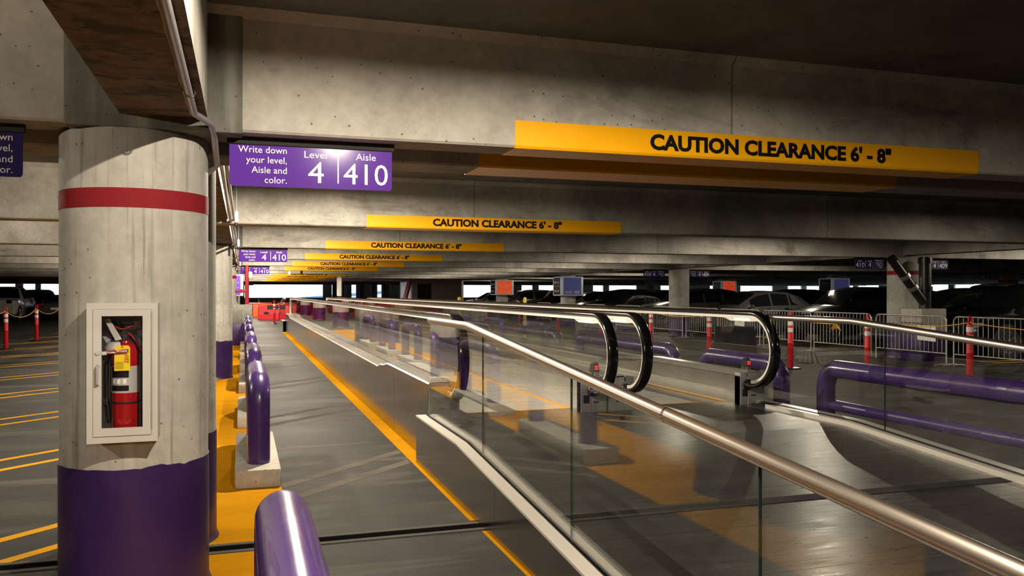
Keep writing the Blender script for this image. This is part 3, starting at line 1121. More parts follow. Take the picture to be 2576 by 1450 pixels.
def balustrade(root, xg, xin, xout, outer, sgn):
    """one side of a walkway: xg glass, xin skirt next to the belt, xout outer edge; sgn = +1 when the belt lies to +X of the glass"""
    ys = ysamples()
    # skirt beside the belt with a sloping inner deck
    m = MB()
    V = []
    for y in ys:
        dz = deck_z(y)
        V += [(xin, y, ZP - .02), (xin, y, dz - .045), (xin - sgn * .012, y, dz - .035), (xg + sgn * .012, y, dz + .006), (xg + sgn * .012, y, dz - .06)]
    n = 5
    F = [(i * n + k, i * n + k + 1, (i + 1) * n + k + 1, (i + 1) * n + k) for i in range(len(ys) - 1) for k in range(n - 1)]
    m.raw(V, F)
    part(m, 'inner_deck', M['steel'], root, True, 30)
    # outer deck and, where it is seen, the cladding down to the floor
    m = MB()
    V = []
    zb = 0.0 if outer else ZP
    for y in ys:
        dz = deck_z(y)
        V += [(xg - sgn * .012, y, dz - .06), (xg - sgn * .012, y, dz + .006), (xout + sgn * .012, y, dz), (xout, y, dz - .012)]
    n = 4
    F = [(i * n + k, i * n + k + 1, (i + 1) * n + k + 1, (i + 1) * n + k) for i in range(len(ys) - 1) for k in range(n - 1)]
    m.raw(V, F)
    part(m, 'outer_deck', M['steel'], root, True, 30)
    if outer:
        seams = [YW0, 9.42, 11.6, 13.8, 16.0, 18.2, 20.4, 22.6, 24.8, 27.0, 29.2, 31.4, YW1]
        for a, b in zip(seams, seams[1:]):
            m = MB()
            yy = [a + .003] + [y for y in ys if a + .01 < y < b - .01] + [b - .003]
            pts = [(y, deck_z(y) - .012) for y in yy] + [(yy[-1], 0.0), (yy[0], 0.0)]
            m.prism(pts, 'x', xout, xout + sgn * .012)
            part(m, 'cladding_panel', M['steel_clad'], root, True, 0)
    # glass
    gy = [YW0 + 0.0, 9.93, 11.93, 13.93, 15.93, 17.93, 19.93, 21.93, 23.93, 25.93, 27.93, 29.93, 31.93, YW1]
    top = HRZ - .03
    for i, (a, b) in enumerate(zip(gy, gy[1:])):
        m = MB()
        yy = [a + .003] + [y for y in ys if a + .05 < y < b - .05] + [b - .003]
        lowr = [(y, deck_z(y) - .05) for y in yy]
        if i == 0:
            cyy, cz, rr = 7.47, HRZ - .375, .345
            arc = [(cyy + rr * math.cos(q), cz + rr * math.sin(q)) for q in [R(90 + 9 * k) for k in range(19)]]
            arc = [p for p in arc if p[1] > ZD0 - .03]
            poly = [(b - .003, top)] + arc + lowr
        elif i == len(gy) - 2:
            cyy, cz, rr = YM - 7.47, HRZ - .375, .345
            arc = [(cyy + rr * math.cos(q), cz + rr * math.sin(q)) for q in [R(-80 + 8.5 * k) for k in range(21)]]
            arc = [p for p in arc if p[1] > ZD0 - .03]
            poly = lowr + arc + [(a + .003, top)]
        else:
            poly = lowr + [(b - .003, top), (a + .003, top)]
        m.prism(poly, 'x', xg - .006, xg + .006)
        part(m, 'glass_panel', M['glass'], root, True, 0)
    # handrail with its two rounded ends
    def loop(r, z0, ext):
        p = []
        p.append((xg, YW0 + ext, z0 - 2 * .375 + (.375 - r)))
        for k in range(25):
            q = R(270 - 180 * k / 24)
            p.append((xg, 7.47 + r * math.cos(q), HRZ - .375 + r * math.sin(q)))
        return p
    half = loop(.375, HRZ, .02)
    path = half + [(xg, y, HRZ) for y in (9, 12, 16, 21.025, 26, 30)] + [(xg, YM - p[1], p[2]) for p in reversed(half)]
    part(MB().ribbon(path, .052, .026, (1, 0, 0), True), 'handrail', M['rubber'], root, True, 60)
    g = loop(.338, HRZ, .0)[1:]
    gp = g + [(xg, 8.1, HRZ - .036), (xg, 16, HRZ - .036), (xg, 21, HRZ - .036), (xg, 30, HRZ - .036)] + [(xg, YM - p[1], p[2]) for p in reversed(g)]
    gd = part(MB().ribbon(gp, .036, .016, (1, 0, 0)), 'handrail_guide', M['guide'], root, True, 60)
    for f in (lambda y: y, lambda y: YM - y):
        m = MB()
        for sx in (-1, 1):
            xs = xg + sx * .018
            m.prism([(f(8.02), HRZ - .043), (f(7.40), HRZ - .043), (f(7.32), HRZ - .075), (f(7.5), HRZ - .085), (f(7.86), HRZ - .085)], 'x', xs - .012, xs + .012)
        part(m, 'newel_shroud', M['guide'], gd, True, 0)
        m = MB()
        for sx in (-1, 1):
            xs = xg + sx * .031
            a_, b_ = sorted((f(7.50), f(7.78)))
            m.box(xs - .002, xs + .002, a_, b_, HRZ - .075, HRZ - .05)
        part(m, 'comb_light', M['led_white'], gd, True, 0, label='lit lens under the handrail')
        # end box
        xa, xb = sorted((xin, xout if not outer else xg - sgn * .21))
        m = MB()
        a_, b_ = sorted((f(YW0 - .004), f(YW0 + .10)))
        m.box(xa, xg - .008, a_, b_, ZP - .02, ZD0 - .006, .004, 1)
        m.box(xg + .008, xb, a_, b_, ZP - .02, ZD0 - .006, .004, 1)
        m.box(xg - .009, xg + .009, min(f(YW0 + .006), f(YW0 + .1)), max(f(YW0 + .006), f(YW0 + .1)), ZP - .02, ZD0 - .05)
        bx = part(m, 'end_box', M['steel_box'], root, True, 30)
        m = MB()
        m.lathe([(.0, -.006), (.035, -.004), (.056, .012), (.058, .035), (.045, .05)], n=20, caps=False)
        m.xf(Matrix.Translation((xg, f(YW0 - .045), HRZ - .75)) @ Matrix.Rotation(R(-90) if f(0) == 0 else R(90), 4, 'X'))
        part(m, 'inlet_boot', M['black'], bx, True, 60)
        m = MB()
        fx = xin + (-sgn) * .06
        m.box(fx - .032, fx + .032, min(f(YW0 - .010), f(YW0)), max(f(YW0 - .010), f(YW0)), ZP + .085, ZP + .165, .003, 1)
        part(m, 'stop_button_plate', M['black'], bx, True)
        m = MB()
        fx2 = xin - sgn * .165 if abs(xout - xin) > .22 else xin - sgn * .05
        m.box(fx2 - .035, fx2 + .035, min(f(YW0 - .007), f(YW0)), max(f(YW0 - .007), f(YW0)), ZP + .075, ZP + .115)
        ic = part(m, 'notice_plate', M['silver_label'], bx, True)
        m = MB()
        for k in range(3):
            m.box(fx2 - .03 + k * .021, fx2 - .015 + k * .021, min(f(YW0 - .009), f(YW0 - .007)), max(f(YW0 - .009), f(YW0 - .007)), ZP + .083, ZP + .107)
        part(m, 'pictogram', M['black_text'], bx, True)


def walkway(label, xl, xr, gl, gr, ol, orr, outl, outr):
    w = thing('moving_walkway', label, 'moving walkway', ((xl + xr) / 2, YW0, 0), group='moving walkways')
    part(MB().box(xl, xr, 7.88, YM - 7.88, ZP - .06, ZP - .006), 'pallet_belt', M['belt'], w, True, 0)
    for ya, yb_ in ((7.578, 7.864), (YM - 7.864, YM - 7.578)):
        part(MB().box(xl, xr, ya, yb_, ZP - .05, ZP), 'comb_plate', M['plate'], w, True, 0)
    m = MB()
    m.box(xl, xr, 7.865, 7.89, ZP - .02, ZP + .003)
    part(m, 'comb_strip', M['sign_yellow'], w, True, 0, label='yellow comb strip')
    m = MB()
    m.box(xl, xr, YM - 7.89, YM - 7.865, ZP - .02, ZP + .003)
    part(m, 'comb_strip', M['sign_yellow'], w, True, 0, label='yellow comb strip')
    for xa in (xl, xr - .022):
        part(MB().box(xa, xa + .022, 7.88, YM - 7.88, ZP - .005, ZP + .006), 'edge_line', M['sign_yellow'], w, True, 0, label='yellow edge line')
    balustrade(w, gl, xl, ol, outl, 1)
    balustrade(w, gr, xr, orr, outr, -1)
    return w


walkway('left moving walkway, its brushed steel side facing the yellow floor line', 1.936, 3.164, 1.85, 3.285, 1.636, 3.44, True, False)
walkway('right moving walkway next to the purple pipe rails', 3.74, 4.97, 3.645, 5.06, 3.465, 5.24, False, True)


def dome(x, y, label):
    t = thing('signal_light', label, 'signal light', (x, y, ZD0 + .005))
    part(MB().lathe([(.05, 0), (.05, .035), (.044, .04)], n=24), 'base_ring', M['chrome'], t)
    m = MB()
    m.lathe([(.056, .036), (.046, .11), (.034, .128), (.0, .130)], n=6, caps=False)
    part(m, 'hood', M['black_matte'], t, smooth=20)
    m = MB()
    for z0, z1, hw in ((.058, .074, .017), (.084, .098, .017)):
        m.prism([(-hw, z0 + .004 if z0 < .07 else z0), (hw, z0 + .004 if z0 < .07 else z0), (hw * .8, z1), (-hw * .8, z1)], 'y', -.058, -.044)
    part(m, 'red_lens', M['led_red'], t, label='lit red no-entry lens')
    return t


dome(3.37, 7.72, 'black signal lamp with lit red lens on the centre box between walkways')
dome(5.155, 7.75, 'black signal lamp with lit red lens on the right walkway end')

# floor stops under the rounded handrail ends
for x, y, a, l in ((1.86, 7.10, R(-38), 'wedge shaped black floor stop under the left handrail end'),
                   (3.30, 7.20, R(22), 'wedge shaped black floor stop under the centre handrail ends'),
                   (5.11, 7.30, R(26), 'wedge shaped black floor stop under the right handrail end')):
    t = thing('floor_stop', l, 'floor stop', (x, y, ZP), a)
    m = MB()
    m.prism([(-.16, .0), (.16, .0), (.16, .03), (.10, .04), (-.14, .04), (-.16, .03)], 'x', -.035, .035)
    part(m, 'wedge', M['black'], t, smooth=0)

# ------------------------------------------------------------------ boarding ramps
SL = 0.078
YK = 6.10


def ramp(label, flip, group='boarding ramps'):
    f = (lambda y: YM - y) if flip else (lambda y: y)
    r = thing('boarding_ramp', label, 'ramp', (3.4, f(7.0), 0), group=group)
    y_end = 0.98
    zf = lambda y: ZP - max(0, YK - y) * SL
    prof = [(f(7.575), ZP), (f(YK), ZP), (f(y_end), zf(y_end)), (f(y_end), 0.0), (f(7.575), 0.0)]
    part(MB().prism(prof, 'x', 1.706, 5.074), 'ramp_deck', M['plate'], r, True, 0)
    a_, b_ = sorted((f(4.44), f(4.52)))
    m = MB()
    m.prism([(f(4.52), zf(4.52) + .003), (f(4.42), zf(4.42) + .003), (f(4.42), zf(4.42) - .01), (f(4.52), zf(4.52) - .01)], 'x', 1.71, 5.07)
    part(m, 'deck_joint', M['black_matte'], r, True, 0)
    for xo, xi, sg in ((1.53, 1.60, 1), (5.27, 5.19, -1)):
        seams = [7.575 if xo > 3 else 7.62, 5.1, 3.62, 2.2, y_end]
        for a, b in zip(seams, seams[1:]):
            yy = [a - .002, b + .002]
            if b < YK < a:
                yy = [a - .002, YK, b + .002]
            poly = [(f(y), zf(y) + .030) for y in yy] + [(f(yy[-1]), 0.0), (f(yy[0]), 0.0)]
            part(MB().prism(poly, 'x', xo, xo + sg * .012), 'cladding_panel', M['steel_clad'], r, True, 0)
        m = MB()
        for p, q in ((7.62, YK), (YK, y_end)):
            m.prism([(f(p), zf(p) + .043), (f(q), zf(q) + .043), (f(q), zf(q) + .028), (f(p), zf(p) + .028)], 'x', xo - sg * .002, xi + sg * .018)
        part(m, 'edge_trim', M['trim_steel'], r, True, 0)
    return r


def railing(label, x, flip, inner):
    f = (lambda y: YM - y) if flip else (lambda y: y)
    y_end = 1.0
    zf = lambda y: ZP - max(0, YK - y) * SL
    r = thing('glass_railing', label, 'railing', (x, f(7.4), ZP), group='glass ramp railings')
    z_r = lambda y: zf(y) + .925
    pth = fillet([(x, f(7.46), z_r(7.46)), (x, f(YK), z_r(YK)), (x, f(y_end), z_r(y_end))], 1.2, 8)
    hr = part(MB().tube(pth, .031, 24), 'handrail', M['rail'], r, True, 60, label='polished steel tube handrail')
    m = MB()
    for yc in (3.0,):
        m.tube([(x, f(yc - .006), z_r(yc - .006)), (x, f(yc + .006), z_r(yc + .006))], .0325, 24)
    part(m, 'joint_collar', M['chrome'], hr, True)
    cuts = [7.45, 5.71, 4.03, 2.37, y_end]
    for a, b in zip(cuts, cuts[1:]):
        yy = [a - .003, b + .003]
        if b < YK < a:
            yy = [a - .003, YK, b + .003]
        poly = [(f(y), zf(y) + .02) for y in yy] + [(f(y), z_r(y) - .012) for y in reversed(yy)]
        part(MB().prism(poly, 'x', x - .006, x + .006), 'glass_panel', M['glass'], r, True, 0)
        if b > y_end + .1:
            part(MB().box(x - .0058, x + .0058, min(f(b - .002), f(b + .002)), max(f(b - .002), f(b + .002)), zf(b) + .03, z_r(b) - .02), 'glass_seam', M['glass_edge'], r, True, 0)
    m = MB()
    for sx in (-1, 1):
        for p, q in ((7.46, YK), (YK, y_end)):
            m.prism([(f(p), zf(p) + .046), (f(q), zf(q) + .046), (f(q), zf(q) + .0), (f(p), zf(p) + .0)], 'x', x + sx * .010, x + sx * .018)
    part(m, 'glass_channel', M['black'], r, True, 0)
    m = MB()
    xa, xb = sorted((x + inner * .019, x + inner * .075))
    for p, q in ((7.46, YK), (YK, y_end)):
        m.prism([(f(p), zf(p) + .040), (f(q), zf(q) + .040), (f(q), zf(q) - .002), (f(p), zf(p) - .002)], 'x', xa, xb)
    part(m, 'base_trim', M['trim_steel'], r, True, 0)
    return r


ramp('near ridged metal boarding ramp in front of the moving walkways', False)
railing('glass railing with long steel handrail crossing the picture, left edge of the near ramp', 1.63, False, 1)
railing('glass railing with steel handrail on the far right edge of the near ramp', 5.15, False, -1)
ramp('far boarding ramp at the other end of the walkways', True)
railing('distant glass railing on the left side of the far ramp', 1.63, True, 1)
railing('distant glass railing on the right side of the far ramp', 5.15, True, -1)

# ------------------------------------------------------------------ purple pipe hoops, left row
HX, HZ, HRAD = 0.13, 0.815, 0.0915


def hoop_mesh(length, zb):
    return MB().tube(fillet([(0, 0, zb), (0, 0, HZ), (0, length, HZ), (0, length, zb)], .17, 8), HRAD, 24)


hoops = [(1.62, 1.46, 'nearest purple pipe hoop at the bottom of the picture, in front of the joint')]
for i, y in enumerate([7.31, 10.42, 13.95, 17.5, 20.8, 24.0]):
    hoops.append((y, 1.36, 'purple pipe hoop on a concrete block, %s beyond the floor joint in the left row' % order[i].replace('nearest', 'first')))
hp = None
for y, ln, lab in hoops:
    if hp is None:
        hp = thing('pipe_hoop', lab, 'bollard', (HX, y, 0.15), group='purple pipe hoops on blocks')
        mb = MB().tube(fillet([(0, 0, 0), (0, 0, HZ - .15), (0, ln, HZ - .15), (0, ln, 0)], .17, 8), HRAD, 28)
        part(mb, 'hoop', M['purple'], hp, smooth=60)
    else:
        dup(hp, (HX, y, 0.15), 0, lab)
bb = None
for i, (y, ln, lab) in enumerate(hoops):
    l2 = 'precast concrete block under ' + ['the nearest purple hoop', 'the first purple hoop beyond the joint', 'the second purple hoop beyond the joint', 'the third purple hoop beyond the joint', 'the fourth purple hoop beyond the joint',
                                           'the fifth purple hoop beyond the joint', 'the sixth purple hoop beyond the joint', 'the seventh purple hoop beyond the joint', 'the eighth purple hoop beyond the joint'][i]
    if bb is None:
        bb = solo(MB().box(-.18, .18, -.30, 1.62, 0, .15, .018, 2), 'concrete_block', M['block'], l2, 'concrete block', 'blocks under the purple hoops')
        bb.location = (HX - .01, y, 0)
    else:
        b2 = bb.copy()
        C.objects.link(b2)
        b2.location = (HX - .01, y, 0)
        b2['label'] = l2

# purple rails on the right
pr = thing('pipe_rail', 'large two-bar purple pipe guard rail at the right, behind the glass', 'guard rail', (5.68, 7.1, 0), group='purple pipe rails on the right')
part(MB().tube(fillet([(5.68, 7.12, 0), (5.68, 7.12, .81), (5.68, .5, .81), (5.68, .5, 0)], .2, 8), HRAD, 24), 'top_bar', M['purple'], pr, True, 60)
part(MB().tube([(5.68, 7.12, .44), (5.68, .5, .44)], .055, 20), 'lower_bar', M['purple'], pr, True, 60)
m = MB()
for zc, rr in ((.81, HRAD), (.44, .055)):
    m.tube([(5.68, 4.93, zc), (5.68, 5.0, zc), (5.68, 5.02, zc), (5.68, 5.09, zc)], [rr * 1.01, rr * 1.045, rr * 1.045, rr * 1.01], 20)
part(m, 'splice', M['purple'], pr, True, 60)
for y0, y1, l in ((7.98, 9.6, 'short purple pipe hoop right of the walkway end with a signal lamp'), (10.4, 13.9, 'long purple pipe hoop beside the right walkway, behind the short one'),
                  (14.9, 18.4, 'long purple pipe hoop seen through the glass, third one beside the right walkway'), (19.4, 22.9, 'long purple pipe hoop seen through the glass, fourth one beside the right walkway'),
                  (24.0, 27.5, 'long purple pipe hoop seen through the glass, fifth one beside the right walkway'), (28.5, 32.0, 'distant purple pipe hoop at the far end of the right walkway')):
    t = thing('pipe_hoop', l, 'bollard', (5.77, y0, 0), group='purple pipe rails on the right')
    ln = y1 - y0
    part(MB().tube(fillet([(0, 0, 0), (0, 0, .77), (0, ln, .77), (0, ln, 0)], .2, 8), HRAD, 24), 'hoop', M['purple'], t, smooth=60)

# ------------------------------------------------------------------ conduits and pendant fittings
cd = thing('conduit', 'grey conduit bent around the girder corner above the cabinet column', 'conduit', (-0.21, 2.0, 2.44))
part(MB().tube(fillet([(-.205, -4, 2.446), (-.222, 4.30, 2.446), (-.150, 4.47, 2.43), (-.140, 4.60, 2.40), (-.135, 4.90, 2.285), (-.19, 4.98, 2.25)], .05, 5), .0165, 12), 'tube', M['conduit'], cd, True, 60)
m = MB()
m.tube([(-.215 + .021 * math.cos(a), 3.86, 2.446 + .021 * math.sin(a)) for a in [2 * PI * k / 14 for k in range(14)]], .0035, 6, closed=True)
m.tube([(-.24, 3.86, 2.45), (-.262, 3.85, 2.462)], .004, 6)
part(m, 'clamp', M['chrome'], cd, True)
cd = thing('conduit', 'long grey conduit running down the aisle along the girder past the purple signs', 'conduit', (-0.14, 20, 2.43))
part(MB().tube([(-.135, 5.72, 2.44), (-.135, 34, 2.44)], .015, 10), 'tube', M['conduit'], cd, True)
part(MB().tube([(-.10, 5.72, 2.462), (-.10, 34, 2.462)], .011, 8), 'small_tube', M['conduit'], cd, True)
for i, y in enumerate((10.3, 15.75, 21.3, 26.8)):
    t = thing('pendant_fitting', 'white capsule fitting hanging on a thin rod beside the girder, %s down the aisle' % order[i].replace('nearest', 'first'), 'ceiling fitting', (-0.07, y, 2.36), group='capsule fittings along the girder')
    part(MB().cyl((0, 0, .17), (0, 0, .69), .008, n=8), 'rod', M['conduit'], t)
    part(MB().lathe([(.0, .035), (.018, .04), (.024, .06), (.024, .15), (.016, .175), (.0, .18)], n=14, caps=False), 'capsule', M['white'], t)
    part(MB().lathe([(.0, -.01), (.017, -.004), (.023, .015), (.018, .034), (.0, .04)], n=14, caps=False), 'sensor_ball', M['black'], t)

# ------------------------------------------------------------------ garage lamps
lamp_lib = {}


def lamp(x, y, power, i, drop=0.0):
    t = thing('garage_light', 'flat round garage lamp under the slab, ' + i, 'ceiling light', (x, y, 2.89), group='garage lamps in the beam bays')
    if not lamp_lib:
        m = MB()
        m.lathe([(.0, .056), (.165, .055), (.17, .0), (.175, 0.0), (.18, .01), (.18, .06), (.10, .085), (.03, .095), (.03, .158), (.0, .158)], n=28, caps=False)
        lamp_lib['h'] = m.mesh('housing', M['galv'])
        m = MB()
        m.lathe([(.0, .044), (.12, .044), (.12, .051), (.0, .051)], n=24, caps=False)
        lamp_lib['l'] = m.mesh('lens', M['lens'])
    for nm, k in (('housing', 'h'), ('lens', 'l')):
        o = bpy.data.objects.new(nm, lamp_lib[k])
        C.objects.link(o)
        o.parent = t
    ld = bpy.data.lights.new('lamp', 'POINT')
    ld.energy = power
    ld.color = LAMP_COL
    ld.shadow_soft_size = 0.015
    lo = bpy.data.objects.new('lamp', ld)
    C.objects.link(lo)
    lo.parent = t
    lo.location = (0, 0, 0.017 - drop)


bays = [-3.5, 1.9, 8.15, 13.6, 19.1, 24.6, 30.1, 35.6, 41.1, 46.6, 52.0, 57.5, 63.0]
for k, y in enumerate(bays):
    nth = 'bay %d from the near end' % (k + 1)
    lamp(0.79, y, LAMP_W * (0.5 if y < 0 else 1.0 if y < 5 else 1.25), 'walkway row, ' + nth)
    if k % 1 == 0 and y < 50:
        lamp(-3.4, y, LAMP_W * (0.36 if y < 20 else 0.7), 'left aisle row, ' + nth, 0.09)
    if y < 50:
        lamp(10.5, y, LAMP_W * (0.12 if y < 10 else 0.5), 'added right row, ' + nth)  # unseen row added to brighten the right side and its signs
    if k % 2 == 1:
        lamp(18.9, y, LAMP_W * 0.5, 'added car row, ' + nth)  # unseen row added so the parked cars catch some light

# ------------------------------------------------------------------ lightbox signs round the columns
def lightbox(x, y, face, label, kind):
    t = thing('lightbox_sign', label, 'sign', (x, y, 1.42))
    w, h = .58, .93
    m = MB()
    th = .12
    m.box(-w, w, -w, -w + th, 0, h, .03, 2)
    m.box(-w, w, w - th, w, 0, h, .03, 2)
    m.box(-w, -w + th, -w + th, w - th, 0, h)
    m.box(w - th, w, -w + th, w - th, 0, h)
    part(m, 'housing', M['lit_white'], t)
    pw = .46
    fp = part(MB().box(-pw, pw, -w - .012, -w + .01, .05, h - .05), 'front_panel', M[face], t)
    sp_ = part(MB().box(-w - .012, -w + .01, -.44, .44, .05, h - .05), 'side_panel', M['lit_dark'], t, label='dark panel with arrows')
    yf = -w - .013
    m = MB()
    if kind == 'terminal':
        arrow(m, 0, .76, .14, yf, 0)
        letter(m, 'To Terminal', 0, .56, .08, yf, 'c', width=.74)
        letter(m, 'Elevator', 0, .44, .07, yf, 'c', width=.46)
    if kind in ('terminal', 'aisles'):
        letter(m, '410', -.37, .10, .14, yf, width=.29)
        letter(m, '409', .08, .10, .14, yf, width=.29)
        m.box(-.004, .004, yf - .002, yf, .09, .30)
    if kind == 'back':
        arrow(m, 0, .72, .14, yf, PI / 2)
        letter(m, 'Terminal', 0, .50, .08, yf, 'c', width=.60)
        letter(m, 'Elevator', 0, .36, .07, yf, 'c', width=.46)
    if kind == 'left':
        letter(m, '410', -.30, .10, .14, yf, width=.29)
        m.box(-.4, .4, yf - .002, yf, .58, .588)
        m.box(-.4, .4, yf - .002, yf, .36, .368)
    if len(m.bm.verts):
        part(m, 'lettering', M['white_text'], fp)
    else:
        m.bm.free()
    m = MB()
    for z, s_ in ((.60, 'Park'), (.18, 'Exit')):
        if kind == 'up':
            arrow(m, -.22, z + .05, .16, yf, 0)
            letter(m, s_, -.10, z, .11, yf, width=.36)
        elif kind == 'back':
            arrow(m, -.22, z + .05, .16, yf, PI / 2)
            letter(m, s_, -.10, z, .11, yf, width=.36)
        else:
            letter(m, s_, -.32, z, .11, yf, width=.36)
            arrow(m, .22, z + .05, .16, yf, -PI / 2)
    m.box(-.38, .38, yf - .002, yf, .455, .462)
    m.xf(Matrix.Rotation(R(-90), 4, 'Z'))
    part(m, 'arrow_lettering', M['white_text'], sp_)
    return t


lightbox(-0.545, 38.3, 'lit_purple', 'purple lightbox sign in white frame beside the red standpipe', 'left')
lightbox(15.3, 38.3, 'lit_navy', 'navy 410 409 lightbox sign in white frame around a middle column', 'aisles')
lightbox(15.3, 49.3, 'lit_orange', 'orange 410 409 lightbox sign with upward arrow around a middle column', 'terminal')
lightbox(31.1, 38.3, 'lit_navy', 'pale navy lightbox sign with Park and Exit arrows above dark car roofs', 'up')
lightbox(31.1, 49.3, 'lit_orange', 'red lightbox sign with Park arrow far right of the plain grey column', 'back')

for x, y, l in ((7.65, 30.0, 'yellow post tip showing over the right walkway handrail, before the lobby block'), (9.2, 27.0, 'yellow post tip showing right of the orange lightbox column')):
    t = thing('yellow_post', l, 'post', (x, y, 0))
    part(MB().lathe([(.06, 0), (.06, 1.36), (.05, 1.40), (.0, 1.41)], n=18, caps=False), 'tube', M['tag_yellow'], t)
    part(MB().lathe([(.0, 0), (.2, 0), (.19, .03), (.07, .04)], n=12, caps=False), 'rubber_base', M['black'], t)
t = thing('red_brace', 'slanting red steel brace left of the distant lobby block', 'brace', (10.2, 54.5, 0))
part(MB().tube([(-.3, 0, 0), (.35, 0, 2.41)], .16, 4), 'strut', M['red_steel'], t, smooth=0)
part(MB().box(-.55, -.05, -.25, .25, 0, .04), 'foot_plate', M['red_steel'], t)
t = thing('hanging_panel', 'thin white panel seen edge-on hanging over the far half of the walkways', 'panel', (4.9, 45.0, 1.38))
part(MB().box(-.025, .025, -1.0, 1.0, 0, .98, .01, 1), 'panel', M['white'], t, smooth=0)
part(MB().box(-.01, .01, -.8, .8, .98, 1.67), 'hanger', M['conduit'], t)
t = thing('dome_camera', 'small white round camera under a beam over the far path', 'camera', (1.95, 37.3, 2.33))
part(MB().lathe([(.0, 0), (.06, .02), (.085, .07), (.06, .12), (.03, .14), (.03, .72)], n=16, caps=False), 'housing', M['white'], t)
t = thing('outside_road_ramp', 'pale sloping road ramp seen outside through the wide far opening', 'ramp', (4, 118, 0))
m = MB()
m.prism([(-14, -.9), (22, 1.9), (22, 2.3), (-14, -.5)], 'y', 0, 5)
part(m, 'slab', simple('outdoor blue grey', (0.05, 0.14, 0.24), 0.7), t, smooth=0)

# ------------------------------------------------------------------ lift lobby in the distance
lw = thing('lift_lobby', 'pale lobby block with a black doorway far beyond the walkway', 'lobby', (12.7, 56, 0))
part(MB().box(-1.75, 1.75, 0, 4.5, 0, 2.41, .01, 1), 'lobby_wall', simple('lobby paint', (0.42, 0.40, 0.37), 0.6, 0, .06, 2), lw, smooth=0)
part(MB().box(-1.35, -.42, -.02, .0, 0, 2.16), 'doorway', M['black_matte'], lw)
part(MB().box(-1.78, -1.74, .3, 4.0, .3, 2.3), 'side_panel', M['lit_white'], lw)  # lighter left face of the block, brightened by a faint glow

# ------------------------------------------------------------------ red posts, ropes, barriers
def make_post():
    t = thing('delineator_post', '', 'traffic post', (0, 0, 0), group='red delineator posts')
    part(MB().lathe([(.05, .03), (.058, .05), (.056, .52), (.062, .535), (.056, .55), (.055, 1.0), (.045, 1.03), (.0, 1.035)], n=20, caps=False), 'tube', M['red'], t)
    for z0 in (.76, .90):
        part(MB().lathe([(.0565, z0), (.0572, z0), (.0572, z0 + .085), (.0565, z0 + .085)], n=20, caps=False), 'reflective_band', M['white'], t, label='white reflective band')
    m = MB()
    m.tube([(.032 * math.cos(a), 0, 1.10 + .07 * math.sin(a)) for a in [2 * PI * k / 18 for k in range(18)]], .013, 8, closed=True)
    part(m, 'loop_handle', M['red'], t)
    part(MB().lathe([(.0, 0), (.21, 0), (.215, .015), (.19, .028), (.08, .04), (.0, .04)], n=8, caps=False), 'rubber_base', M['black'], t, smooth=20)
    return t


post0 = make_post()
posts_r = [(11.9, 11.2), (11.24, 12.9), (10.77, 14.6), (10.56, 17.4), (10.57, 20.4), (10.9, 24.5), (11.0, 28.5), (11.0, 33.0), (11.0, 38.0)]
plab = ['red delineator post in front of the parked black SUV, nearest one behind the right handrail', 'red delineator post in front of the drain pipe column, beyond the right handrail', 'red delineator post beside the tallest rounded walkway end, on a black base',
        'red delineator post above the short purple hoop', 'red delineator post behind the rounded ends of the centre handrails', 'red delineator post past the centre handrails, left of the grey car', 'small red delineator post, second past the centre handrails',
        'small red delineator post, third past the centre handrails', 'small red delineator post, fourth past the centre handrails']
posts_l = [(-6.2, 26.0), (-6.7, 30.3)]
posts_f = [(1.0, 51.0), (1.52, 43.6), (2.55, 44.3), (2.1, 46.5)]
allp = [(p, l) for p, l in zip(posts_r, plab)] + [((-6.2, 26.1), 'left red delineator post with rope near the white pickup'), ((-6.35, 30.4), 'red delineator post with rope left of the cabinet column')] + \
       list(zip(posts_f, ['leaning red post far down the path near red barriers', 'red post carrying two black notice plates far down the path', 'red post beside the far walkway end', 'red post behind the notice plates, half hidden']))
first = True
for (p, l) in allp:
    if first:
        post0.location = (p[0], p[1], 0)
        post0['label'] = l
        first = False
    else:
        o = dup(post0, (p[0], p[1], 0), 0, l)
        if l.startswith('leaning'):
            o.rotation_euler = (0, R(-5), 0)


def rope(a, b, sag, label):
    m = MB()
    A, B = Vector(a), Vector(b)
    pts = []
    for k in range(17):
        u = k / 16
        p = A.lerp(B, u)
        p.z -= sag * 4 * u * (1 - u)
        pts.append(p)
    m.tube(pts, .009, 6)
    return solo(m, 'rope', M['rope'], label, 'rope', 'yellow ropes between red posts')


for i in range(len(posts_r) - 1):
    (xa, ya), (xb, yb) = posts_r[i], posts_r[i + 1]
    rope((xa, ya, 1.06), (xb, yb, 1.06), .10, 'yellow rope slung between red posts, %s span from the right' % ['second', 'third', 'fourth', 'fifth', 'sixth', 'seventh', 'eighth', 'ninth'][i])
rope((posts_r[0][0], posts_r[0][1], 1.06), (12.6, 8.6, 1.05), .10, 'yellow rope running out of the picture from the rightmost red post')
rope((-6.2, 26.1, 1.06), (-6.35, 30.4, 1.06), .22, 'yellow rope slung between the two red posts at the left')
rope((-6.35, 30.4, 1.06), (-6.4, 34.5, 1.05), .22, 'yellow rope leaving the second left post behind the cabinet column')
rope((-6.2, 26.1, 1.06), (-6.9, 22.0, 1.05), .2, 'yellow rope running out of the picture from the left post')
m = MB()
for k in range(9):
    a = -0.5 + k * 0.125
    m.tube([(0, 0, 0), (.015, a * .12, -.06), (.02, a * .28, -.13 - .02 * math.cos(k))], .007, 5)
o = solo(m, 'rope_tassel', M['rope'], 'frayed yellow rope end hanging from the rope before the pipe column', 'rope')
o.location = (11.02, 13.55, 0.99)

# steel crowd barriers


